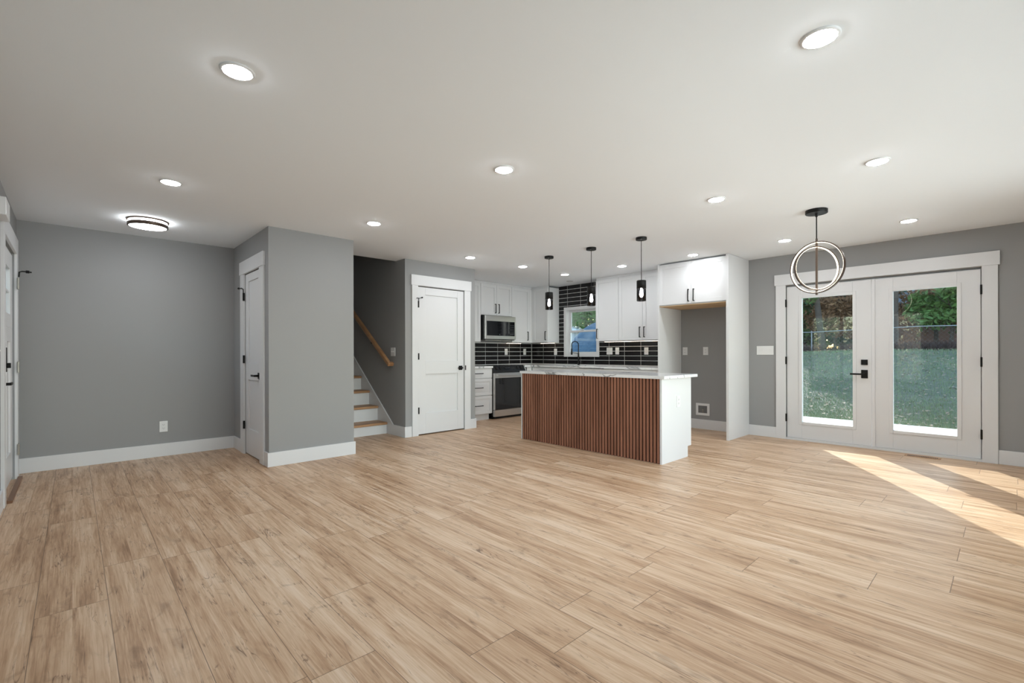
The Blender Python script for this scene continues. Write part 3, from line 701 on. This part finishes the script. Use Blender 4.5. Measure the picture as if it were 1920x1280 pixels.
MB().box(rx0 + .012, rx1 - .012, ry - .003, ry, .168, .715).build('oven_window', M_['blackglass'], od)
MB().tube([(rx0 + .035, ry - .05, .765), (rx1 - .035, ry - .05, .765)], .013, 14).box(rx0 + .03, rx0 + .05, ry - .05, ry, .75, .78).box(rx1 - .05, rx1 - .03, ry - .05, ry, .75, .78).build('oven_handle', M_['steel'], od)
MB().box(rx0, rx1, ry, ry + .048, .045, .158).build('storage_drawer', M_['steel'], r_, bevel=.003)
# microwave
mx0, mx1, my, mz0, mz1 = 5.318, 6.062, 6.352, 1.402, 1.825
mw = thing('microwave', (5.69, YK, mz0), 'stainless over-the-range microwave with dark door window', 'microwave')
MB().box(mx0 - .012, mx1, my + .035, YK - .012, mz0 - .012, mz1).build('body', M_['blackenamel'], mw)
md = MB().box(mx0, mx1 + .004, my, my + .033, mz0, mz1).build('door', M_['steel'], mw, bevel=.004)
MB().box(mx0 + .035, mx1 - .028, my - .0025, my, mz0 + .062, mz1 - .098).build('window', M_['blackglass'], md)
bk = MB()
for i in range(3):
    for j in range(6): bk.box(mx1 - .135 + i * .034, mx1 - .117 + i * .034, my - .0032, my - .0026, mz0 + .09 + j * .033, mz0 + .098 + j * .033)
bk.build('keypad_print', M_['keys'], md)
MB().lathe([(.010, 0), (.010, .0006)], (5.66, my - .0034, mz0 + .085), 20, axis='Y').build('logo', M_['keys'], md)
MB().box(mx0 + .05, mx1 - .05, my + .06, YK - .08, mz0 - .022, mz0 - .0125).build('underside_vent', M_['steel'], mw)

# ------------------------------------------------------------ island
IX0, IX1, IY0, IY1 = 4.385, 5.025, 2.432, 4.49
isl = thing('kitchen_island', (4.7, 3.46, 0), 'kitchen island with vertical walnut slat front and white ends', 'island')
b = MB().box(IX0 + .02, IX1 - .02, IY0 + .02, IY1 - .018, .115, .876).box(IX0 + .02, IX1 - .09, IY0 + .02, IY1 - .018, 0, .115)
b.build('body', M_['cab'], isl)
pl = [(IX0 + .018, 0), (IX0 + .018, .876), (IX1, .876), (IX1, .117), (IX1 - .08, .117), (IX1 - .08, 0)]
MB().prism(pl, IY0, IY0 + .018, 'Y').build('end_panel', M_['cab'], isl, bevel=.001)
MB().prism(pl, IY1 - .016, IY1, 'Y').build('end_panel', M_['cab'], isl, bevel=.001)
MB().box(IX0, IX0 + .018, IY0, IY0 + .024, 0, .876).build('corner_trim', M_['cab'], isl, bevel=.001)
MB().box(IX0, IX0 + .018, IY1 - .014, IY1, 0, .876).build('corner_trim', M_['cab'], isl, bevel=.001)
b = MB(); b.box(IX0 + .012, IX0 + .019, IY0 + .025, IY1 - .015, 0.004, .875, 1)
n = 50; p = (IY1 - .015 - IY0 - .027) / n
for k in range(n): y = IY0 + .031 + p * k; b.box(IX0 - .001, IX0 + .012, y, y + p * .60, 0.004, .875, 0)
b.build('slat_panel', [M_['slat'], M_['felt']], isl)
for i in range(4):
    a = IY0 + .02 + i * .507; f2 = MB()
    f2.box(IX1 - .02, IX1 - .001, a + .003, a + .504, .13, .872)
    dd_ = f2.build('door', M_['cab'], isl, bevel=.0018); bar_handle(dd_, (IX1 - .001, a + (.46 if i % 2 == 0 else .045), .78), 'Z', n=(1, 0, 0))
def outlet(name, label, group, p, n, gang=1, kind='outlet', wd=None, ht=.12, par=None):
    """wall plate centred at p with wall normal n"""
    n = Vector(n); t = Vector((0, 0, 1)).cross(n); R = Matrix.Translation(p) @ Matrix((t, Vector((0, 0, 1)), n)).transposed().to_4x4()
    wd = wd or (.075 + .046 * (gang - 1))
    o = thing(name, p, label, 'wall plate', group)
    MB().box(-wd / 2, wd / 2, -ht / 2, ht / 2, 0, .006, mtx=R).build('cover_plate', M_['plate'], o, bevel=.0015)
    for g in range(gang):
        u = (g - (gang - 1) / 2) * .046
        if kind == 'toggle':
            MB().box(u - .006, u + .006, -.013, .013, .006, .0075, mtx=R).box(u - .004, u + .004, -.002, .009, .0075, .016, mtx=R).build('toggle', M_['plate'], o)
        elif kind == 'rocker':
            MB().box(u - .0165, u + .0165, -.033, .033, .006, .009, mtx=R).build('rocker', M_['plate'], o, bevel=.001)
        else:
            bb_ = MB()
            for z in (-.02, .02):
                bb_.box(u - .016, u + .016, z - .014, z + .014, .006, .0085, mtx=R)
                bb_.box(u - .008, u - .006, z - .003, z + .007, .0085, .009, 1, mtx=R); bb_.box(u + .006, u + .008, z - .003, z + .007, .0085, .009, 1, mtx=R); bb_.box(u - .002, u + .002, z - .010, z - .006, .0085, .009, 1, mtx=R)
            bb_.build('receptacle', [M_['plate'], M_['slot']], o)
    return o
ox = outlet('wall_outlet', None, None, (4.728, IY0, .625), (0, -1, 0)); ox['label'] = 'white outlet on the white end of the island'; ox['category'] = 'outlet'
GO = 'white wall plates'
def ol(label, *a, cat='outlet', name='wall_outlet', **k):
    o = outlet(name, label, GO, *a, **k); o['category'] = cat
ol('white outlet low on the grey wall near the closet', (.738, YL, .333), (0, -1, 0))
ol('left outlet on the grey wall of the fridge alcove', (XF, 3.434, 1.172), (-1, 0, 0))
ol('right outlet on the grey wall of the fridge alcove', (XF, 3.112, 1.172), (-1, 0, 0))
ol('outlet on the black tiles nearest the microwave', (6.185, YK - .010, 1.175), (0, -1, 0))
ol('outlet on the black tiles close to the kitchen corner', (6.697, YK - .010, 1.175), (0, -1, 0))
ol('outlet on the black tiles just left of the sink window', (XF - .010, 6.09, 1.172), (-1, 0, 0))
ol('double switch on the black tiles right of the sink window', (XF - .010, 4.824, 1.18), (-1, 0, 0), gang=2, kind='rocker', cat='light switch', name='light_switch')
ol('single switch on the black tiles beside the double switch', (XF - .010, 4.665, 1.18), (-1, 0, 0), kind='rocker', cat='light switch', name='light_switch')
ol('outlet on the black tiles nearest the fridge panel', (XF - .010, 4.10, 1.178), (-1, 0, 0))
ol('double switch plate at the foot of the oak handrail', (XS, 5.965, 1.17), (-1, 0, 0), gang=2, kind='toggle', cat='light switch', name='light_switch')
ol('four-gang switch plate left of the glazed double doors', (XF, 2.288, 1.176), (-1, 0, 0), gang=4, kind='toggle', cat='light switch', name='light_switch')
ol('white switch plate on the left wall beside the entry door', (XW, 4.96, 1.17), (1, 0, 0), kind='toggle', cat='light switch', name='light_switch')
# ice-maker water box
wb = thing('water_outlet_box', (XF, 3.16, .29), 'white recessed water supply box low on the alcove wall', 'outlet box')
b = MB(); a0, a1, z0, z1 = 3.055, 3.262, .205, .385; e = .035
b.box(XF - .008, XF, a0, a0 + e, z0, z1).box(XF - .008, XF, a1 - e, a1, z0, z1).box(XF - .008, XF, a0 + e, a1 - e, z0, z0 + e).box(XF - .008, XF, a0 + e, a1 - e, z1 - e, z1)
b.build('frame', M_['plate'], wb, bevel=.001)
MB().box(XF - .003, XF - .0005, a0 + e, a1 - e, z0 + e, z1 - e).build('recess', mat('grey_plastic', (.16, .16, .16), .6), wb)
MB().tube([(XF - .003, 3.15, z0 + e), (XF - .012, 3.15, z0 + .06), (XF - .012, 3.15, z0 + .085)], .006).tube([(XF - .012, 3.14, .29), (XF - .012, 3.165, .29)], .004).build('valve', M_['nickel'], wb)
# island worktop
tag(MB().box(IX0 - .012, 5.115, 2.398, 4.505, .8762, .908).build('island_worktop', M_['marble'], bevel=.002), 'white stone worktop with bold black veins on the island', 'worktop')

# chime box
ch = thing('door_chime', (XW, 5.2, 2.28), 'white box mounted high above the entry door casing', 'door chime')
MB().box(XW, XW + .05, 4.86, 5.13, 2.135, 2.262).build('cover', M_['plate'], ch, bevel=.004)
# floor register
fr = thing('floor_vent', (6.76, .65, 0), 'wood-toned floor vent with dark slots before the double doors', 'floor vent')
MB().box(6.715, 6.805, .50, .80, 0.0, .004).build('frame', M_['oak'], fr, bevel=.001)
b = MB()
for r in range(2):
    for k in range(18): b.box(6.732 + r * .032, 6.757 + r * .032, .525 + k * .0142, .5355 + k * .0142, .0041, .0046)
b.build('slots', M_['slot'], fr)

# ============================================================ LIGHTS
def downlight(x, y):
    t = thing('ceiling_light', (x, y, H), 'x', 'ceiling light', 'round slim ceiling lights')
    MB().lathe([(.072, 0), (.072, -.004), (.067, -.008), (.0595, -.008)], (x, y, H), 40, cap=False).build('trim_ring', M_['white'], t)
    MB().lathe([(.0597, -.0078), (.053, -.0115), (.040, -.0135), (.024, -.0145), (0.0, -.015)], (x, y, H), 40, cap=False).build('lens', M_['lamp'], t)
    return t
LP = [(.55, 2.417, 'ceiling light nearest the camera on the left'), (2.24, .53, 'ceiling light nearest the camera on the right'),
      (.536, 4.316, 'ceiling light in front of the hall flush light'), (2.211, 2.431, 'ceiling light alone in the middle of the living area'),
      (3.974, .609, 'ceiling light right of the ring chandelier, nearer the camera'), (3.952, 1.688, 'ceiling light left of the ring chandelier'),
      (2.175, 4.312, 'ceiling light just in front of the closet corner'), (5.985, .673, 'ceiling light above the right glazed door'),
      (5.973, 1.769, 'ceiling light behind the ring chandelier rod'), (3.898, 4.964, 'ceiling light in front of the pantry door'),
      (4.877, 4.956, 'ceiling light in front of the stove, left of first pendant'), (5.952, 2.852, 'ceiling light in front of the fridge alcove cabinet'),
      (5.935, 3.933, 'ceiling light between the second and third pendants'), (5.883, 4.992, 'ceiling light between the first and second pendants near the window')]
base = None
for x, y, lab in LP:
    if base is None: base = downlight(x, y); base['label'] = lab; b0 = (x, y)
    else: copy_tree(base, (x - b0[0], y - b0[1], 0), lab)
t = thing('ceiling_light', (6.5, 5.4, H), 'unlit small round fitting on the ceiling before the sink window', 'ceiling light')
MB().lathe([(.06, 0), (.06, -.006), (.05, -.01)], (6.5, 5.4, H), 32).build('cover', M_['lens_off'], t)
# flush hall light
fl = thing('flush_ceiling_light', (.53, 5.72, H), 'large round flush ceiling light with bronze band in the hall', 'ceiling light')
c0 = (.53, 5.72, H)
MB().lathe([(.165, 0), (.165, -.012), (.15, -.012)], c0, 56).build('backplate', M_['bronze'], fl)
MB().lathe([(.152, -.0121), (.155, -.034)], c0, 56, cap=False).build('upper_diffuser', M_['flush'], fl)
MB().lathe([(.158, -.032), (.160, -.036), (.160, -.062), (.150, -.066), (.146, -.062)], c0, 56, cap=False).build('band', M_['bronze'], fl)
MB().lathe([(.150, -.060), (.12, -.0665), (0, -.068)], c0, 56, cap=False).build('lower_diffuser', M_['flush'], fl)
# pendants over the island
def pendant(x, y, lab):
    t = thing('pendant_light', (x, y, H), lab, 'pendant light', 'black pendants over the island')
    cn = MB().lathe([(.061, 0), (.061, -.026), (.058, -.028)], (x, y, H), 32).build('canopy', M_['black'], t)
    MB().lathe([(.006, -.028), (.006, -.034)], (x - .035, y - .02, H), 10).lathe([(.006, -.028), (.006, -.034)], (x + .035, y + .02, H), 10).build('screw', M_['nickel'], cn)
    MB().tube([(x, y, H - .028), (x, y, 1.955)], .0035, 8).build('cord', M_['black'], t)
    MB().lathe([(.004, 1.960), (.050, 1.958), (.0525, 1.952), (.0525, 1.865), (.0490, 1.865), (.0490, 1.948)], (x, y, 0), 36, cap=False).build('shade_cap', M_['black'], t)
    MB().lathe([(.0515, 1.864), (.0515, 1.728), (.0490, 1.728), (.0490, 1.864)], (x, y, 0), 36, cap=False).build('glass_shade', M_['smoke'], t)
    sk_ = MB().lathe([(.016, 1.948), (.016, 1.875), (.013, 1.872)], (x, y, 0), 20).build('socket', M_['black'], t)
    MB().lathe([(.010, 1.873), (.013, 1.850), (.020, 1.815), (.021, 1.795), (.014, 1.775), (0, 1.768)], (x, y, 0), 20, cap=False).build('bulb', M_['bulb'], t)
    return t
pendant(4.644, 4.215, 'leftmost of the three black pendants over the island')
pendant(4.648, 3.52, 'middle black pendant over the island, before the black tiles')
pendant(4.652, 2.827, 'rightmost of the three black pendants over the island')
# ring chandelier
cx_, cy_ = 4.935, 1.199
t = thing('ring_chandelier', (cx_, cy_, H), 'black chandelier with two crossed glowing rings before the double doors', 'chandelier')
MB().lathe([(.088, 0), (.088, -.030), (.085, -.033)], (cx_, cy_, H), 40).build('canopy', M_['black'], t)
MB().lathe([(.010, -.033), (.010, -.06), (.005, -.062), (.005, -.262)], (cx_, cy_, H), 14).build('stem', M_['black'], t)
MB().lathe([(.0095, 2.18), (.0095, 1.668)], (cx_, cy_, 0), 14).build('rod', M_['bronze'], t)
vd = Vector((cx_, cy_, 0)).normalized(); rt = Vector((vd.y, -vd.x, 0))
def ring(R, zc, ang, side):
    a = (math.cos(ang) * rt * side - math.sin(ang) * vd).normalized(); nrm = a.cross(Vector((0, 0, 1)))
    def sweep(prof, name, m, par):
        n = 96; vv = []; fs = []; k = len(prof)
        for i in range(n):
            th = 2 * math.pi * i / n; d = math.cos(th) * a + math.sin(th) * Vector((0, 0, 1))
            for r, q in prof: vv.append(Vector((cx_, cy_, zc)) + d * r + nrm * q)
        for i in range(n):
            for j in range(k): fs.append((i * k + j, i * k + (j + 1) % k, ((i + 1) % n) * k + (j + 1) % k, ((i + 1) % n) * k + j))
        return MB().add(vv, fs, 0, False).build(name, m, par)
    w2 = .011
    r_ = sweep([(R, -w2), (R, w2), (R - .009, w2), (R - .009, -w2)], 'ring', M_['bronze'], t)
    sweep([(R - .0092, -w2 + .0015), (R - .0092, w2 - .0015), (R - .0125, w2 - .004), (R - .0125, -w2 + .004)], 'led_strip', M_['led'], r_)
ring(.236, 1.919, math.radians(28), 1)
ring(.200, 1.912, math.radians(32), -1)

# ============================================================ OUTDOORS
def gz(x, y):
    t = min(max((x - 10.2) / 9.5, 0), 1); t = t * t * (3 - 2 * t)
    return -.14 + 1.30 * t + .05 * math.sin(x * 1.3 + y * .7) * t
xs = [7.06 + (10.2 - 7.06) * i / 4 for i in range(4)] + [10.2 + i * .5 for i in range(60)] + [41, 50, 70, 110]
ys = [-60, -30, -15] + [-8 + i * .6 for i in range(60)] + [29, 34, 45, 80]
vv = [(x, y, gz(x, y)) for x in xs for y in ys]; ny = len(ys)
fs = [(i * ny + j, (i + 1) * ny + j, (i + 1) * ny + j + 1, i * ny + j + 1) for i in range(len(xs) - 1) for j in range(ny - 1)]
tag(MB().add(vv, fs, 0, True).build('ground', M_['lawn']), 'sloping shaded lawn outside the double doors', 'lawn', kind='structure')
tag(MB().box(XF + T + .03, 10.15, -4, 4.4, -.30, -.07).build('ground_patio', M_['patio']), 'pale sunlit concrete patio just outside the double doors', 'patio', kind='structure')
tag(MB().box(-60, 7.06, YB - 60, YB - T, -.4, -.2).box(-60, XW - T, YB - T, 80, -.4, -.2).build('ground_front', M_['lawn']), 'ground in front of the house', 'lawn', kind='structure')
tag(MB().box(XW - T, 7.06, YK + T + 3, 80, -.4, -.2).build('ground_side', M_['lawn']), 'ground beside the house', 'lawn', kind='structure')
# grass blades in the wedge the doors show
rg = random.Random(3); vv = []; fs = []
for i in range(42000):
    x = 10.3 + 12.5 * rg.random() ** 1.5; y = rg.uniform(.01 * x - .3, .33 * x + .3)
    z = gz(x, y); h_ = rg.uniform(.03, .09); a = rg.random() * 6.28; w2 = rg.uniform(.004, .010); lx, ly = rg.uniform(-.04, .04), rg.uniform(-.04, .04)
    o = len(vv); vv += [(x - w2 * math.cos(a), y - w2 * math.sin(a), z - .01), (x + w2 * math.cos(a), y + w2 * math.sin(a), z - .01), (x + lx, y + ly, z + h_)]; fs.append((o, o + 1, o + 2))
tag(MB().add(vv, fs).build('grass', M_['grass'], fixn=False), 'short bluish green grass covering the slope', 'grass', kind='stuff')
vv = []; fs = []
for i in range(2600):
    x = 10.4 + 13 * rg.random(); y = rg.uniform(.01 * x - .3, .33 * x + .3); z = gz(x, y) + rg.uniform(.03, .07); s_l = rg.uniform(.015, .04); a = rg.random() * 6.28
    ca, sa = math.cos(a) * s_l, math.sin(a) * s_l; tz = rg.uniform(-.01, .01)
    o = len(vv); vv += [(x - ca, y - sa, z), (x + sa, y - ca, z + tz), (x + ca, y + sa, z + .01), (x - sa, y + ca, z - tz)]; fs.append((o, o + 1, o + 2, o + 3))
tag(MB().add(vv, fs).build('fallen_leaves', M_['litter'], fixn=False), 'pale fallen leaves strewn on the lawn', 'leaves', kind='stuff')

def foliage(c, r, n, size, m, name, par, seed):
    g = random.Random(seed); vv = []; fs = []
    # clumps
    cl = [(Vector((g.gauss(0, .45), g.gauss(0, .45), g.gauss(0, .45)))) for _ in range(26)]
    for i in range(n):
        k = g.choice(cl); q = k + Vector((g.gauss(0, .17), g.gauss(0, .17), g.gauss(0, .17)))
        if q.length > 1.05: q = q.normalized() * g.uniform(.8, 1.05)
        p = Vector((c[0] + q.x * r[0], c[1] + q.y * r[1], max(c[2] + q.z * r[2], .2)))
        d1 = Vector((g.gauss(0, 1), g.gauss(0, 1), g.gauss(0, 1))).normalized(); d2 = d1.cross(Vector((g.gauss(0, 1), g.gauss(0, 1), g.gauss(0, 1)))).normalized()
        s = size * g.uniform(.5, 1.3); o = len(vv)
        vv += [p - d1 * s, p - d2 * s * .45, p + d1 * s, p + d2 * s * .45]; fs.append((o, o + 1, o + 2, o + 3))
    return MB().add(vv, fs).build(name, m, par, fixn=False)
def tree(x, y, hgt, r, zc, m, lab, seed, n=5000, size=.10, trunk=.14, lean=(0, 0), name='tree', cat='tree', grp='trees and shrubs behind the lawn', rz=None):
    z = gz(x, y); t = thing(name, (x, y, z), lab, cat, grp)
    g = random.Random(seed)
    pts = [(x + lean[0] * s + .06 * math.sin(5 * s + seed), y + lean[1] * s + .06 * math.cos(4 * s), z - .1 + hgt * s) for s in (0, .2, .4, .6, .8, 1)]
    b = MB().tube(pts, [trunk * (1 - .8 * s) for s in (0, .2, .4, .6, .8, 1)], 10)
    for k in range(9):
        s = g.uniform(.3, .9); i0 = Vector(pts[0]).lerp(Vector(pts[-1]), s); a = g.random() * 6.28; L = r * g.uniform(.4, .8)
        b.tube([i0, i0 + Vector((math.cos(a) * L * .5, math.sin(a) * L * .5, .25 * L)), i0 + Vector((math.cos(a) * L, math.sin(a) * L, .6 * L))], [trunk * .3, trunk * .2, .01], 6)
    b.build('trunk', M_['bark'], t)
    foliage((x + lean[0] * .7, y + lean[1] * .7, z + zc), (r, r, rz or hgt * .45), n, size, m, 'foliage', t, seed)
    return t
# trees seen through the glazed doors (view wedge y/x from 0.05 to 0.27)
tree(22.5, 6.4, 8.5, 1.9, 4.6, M_['dgreen'], 'dark evergreen tree seen through the left glazed door', 11, 9000, .13, .20)
tree(21.2, 4.85, 7.0, 1.3, 5.2, M_['mgreen'], 'leaning thin tree behind the fence in the left glazed door', 12, 3500, .10, .13, (-.6, .8))
tree(23.0, 3.75, 8.5, 2.0, 6.2, M_['dgreen'], 'tall tree hidden behind the meeting stiles of the double doors', 13, 7000, .12, .2)
tree(21.0, 2.75, 7.5, 1.4, 5.9, M_['mgreen'], 'dark-trunked tree at left in the right glazed door', 14, 4000, .10, .17)
tree(24.5, 1.9, 4.2, 1.5, 1.9, M_['rust'], 'rusty leaved shrub in the middle of the right glazed door', 15, 5000, .10, .08, name='shrub', cat='shrub', rz=1.2)
tree(22.6, 1.35, 3.0, 1.3, 1.6, M_['mgreen'], 'bushy green shrub at right in the right glazed door', 16, 6500, .11, .07, name='shrub', cat='shrub', rz=.9)
tree(23.4, .1, 6.5, 1.5, 2.6, M_['dgreen'], 'dark tree at the right edge of the right glazed door', 17, 6000, .12, .14, rz=2.2)
tree(24.0, 5.1, 4.0, 1.5, 1.7, M_['rust'], 'golden brown shrub in the middle of the left glazed door', 18, 5500, .10, .07, name='shrub', cat='shrub', rz=1.1)
# trees further along the boundary that shade the lawn
tree(26.5, 9.2, 9.5, 2.4, 5.4, M_['dgreen'], 'tall boundary tree left of the view through the doors', 21, 2600, .17, .25)
tree(28.5, 10.9, 9.0, 1.9, 5.0, M_['mgreen'], 'boundary tree further left along the fence', 22, 2200, .17, .22)
for i, (x, y, hh, rr, mk, lab) in enumerate([(28.0, 4.4, 7.5, 2.6, 'dgreen', 'dense woodland tree far behind the meeting stiles'), (27.5, 7.2, 7.0, 2.4, 'mgreen', 'dense woodland tree far behind the left glazed door')]):
    tree(x, y, hh, rr, 2.6, M_[mk], lab, 40 + i, 9000, .20, .2, rz=2.6)
# dry brush strip along the fence
vv = []; fs = []
for i in range(15000):
    x = 20.4 + rg.gauss(0, .35); y = rg.uniform(-1.0, 8.0); z = gz(x, y); hh = rg.uniform(.06, .40); s = .02
    o = len(vv); vv += [(x - s, y, z - .02), (x + s, y + s, z - .02), (x + rg.uniform(-.2, .2), y + rg.uniform(-.2, .2), z + hh)]; fs.append((o, o + 1, o + 2))
tag(MB().add(vv, fs).build('dry_brush', M_['twig'], fixn=False), 'dark dry brush along the foot of the fence', 'brush', kind='stuff')
# chain-link fence
fe_ = thing('chain_link_fence', (19.9, 3.0, gz(19.9, 3)), 'grey chain-link fence along the top of the lawn', 'fence')
def fzt(y): return gz(19.9, y) + .78
MB().tube([(19.9, y, fzt(y)) for y in (-4, -1, 2, 5, 8, 11)], .016, 8).build('top_rail', M_['galv'], fe_)
for y in (-4, -1.6, .8, 3.2, 5.0, 7.4, 10): MB().tube([(19.9, y, gz(19.9, y) - .05), (19.9, y, fzt(y) + .05)], .020, 8).build('post', M_['galv'], fe_)
b = MB()
for k in range(115):
    y = -4 + k * .13
    for sgn in (1, -1):
        z0, z1 = gz(19.9, y) + .03, fzt(y) - .01
        yy = y + sgn * (z1 - z0)
        b.add([(19.9, y - .0014, z0), (19.9, y + .0014, z0), (19.903, yy + .0014, z1), (19.903, yy - .0014, z1)], [(0, 1, 2, 3)])
b.build('wire_mesh', M_['galv'], fe_, fixn=False)
# added hedge outside the left window, dims the sky mirrored in the door glass
hd = thing('hedge', (-7, 5, -.2), 'added tall leafy hedge across the lawn outside the left wall window', 'hedge')
for k in range(5): foliage((-7, 0.5 + 2.4 * k, 1.5), (.9, 1.7, 1.9), 2600, .12, M_['rust'] if k % 2 else M_['mgreen'], 'foliage', hd, 60 + k)
# neighbour's house
nh = thing('neighbour_house', (29, 0, 1.1), 'brick neighbour house with pale grey roof behind the trees', 'house')
MB().box(27, 34, -6, 3.4, 1.0, 3.35).build('wall', M_['brick'], nh)
MB().prism([(26.4, 3.3), (30.5, 5.6), (34.6, 3.3)], -6.5, 3.9, 'Y').build('roof', M_['roof'], nh)
MB().box(26.97, 27, -3, -1.8, 1.9, 2.9).build('window', M_['blackglass'], nh)
# seen through the kitchen window
tree(18.5, 14.9, 7.5, 2.2, 4.6, M_['ygreen'], 'sunlit yellow green tree seen through the sink window', 31, 9000, .10, .14, grp='trees outside the sink window')
tree(16.8, 12.75, 4.4, 1.3, 2.6, M_['mgreen'], 'green shrub at right outside the sink window', 32, 6000, .08, .08, name='shrub', cat='shrub', grp='trees outside the sink window', rz=1.5)
tree(19.5, 17.5, 7.0, 2.0, 4.2, M_['mgreen'], 'green tree beyond the white shed outside the sink window', 33, 7000, .10, .12, grp='trees outside the sink window')
tree(24.0, 18.6, 7.0, 3.0, 3.4, M_['dgreen'], 'dense dark tree far behind the blue tarpaulin', 34, 12000, .18, .2, grp='trees outside the sink window', rz=3.2)
vv = []; nx_, nyy = 26, 40
for i in range(nx_ + 1):
    for j in range(nyy + 1):
        u, v_ = i / nx_, j / nyy
        x = 13.2 + 2.6 * u; y = 9.0 + 3.1 * v_
        hz = math.sin(math.pi * u) ** .45 * (1 - abs(2 * v_ - 1) ** 4) * (1.75 + .25 * math.sin(3 * v_ + 1)) + .05 * math.sin(17 * v_ + 9 * u) * math.sin(math.pi * u)
        vv.append((x, y, gz(x, y) - .02 + max(hz, 0)))
fs = [(i * (nyy + 1) + j, (i + 1) * (nyy + 1) + j, (i + 1) * (nyy + 1) + j + 1, i * (nyy + 1) + j + 1) for i in range(nx_) for j in range(nyy)]
tag(MB().add(vv, fs, 0, True).build('blue_tarp_cover', M_['tarp']), 'large blue tarpaulin mound outside the sink window', 'tarpaulin')
sh = thing('garden_shed', (15, 13, 0), 'small white shed beside the blue tarpaulin outside the sink window', 'shed')
zg = gz(15, 13) - .1
MB().box(15.0, 16.6, 12.35, 14.4, zg, zg + 1.62).build('wall', M_['siding'], sh)
MB().prism([(12.2, zg + 1.6), (13.37, zg + 1.95), (14.55, zg + 1.6)], 14.85, 16.75, 'X').build('roof', M_['siding'], sh)
MB().box(14.98, 15.0, 13.2, 13.9, zg + .05, zg + 1.4).build('door', M_['siding'], sh)
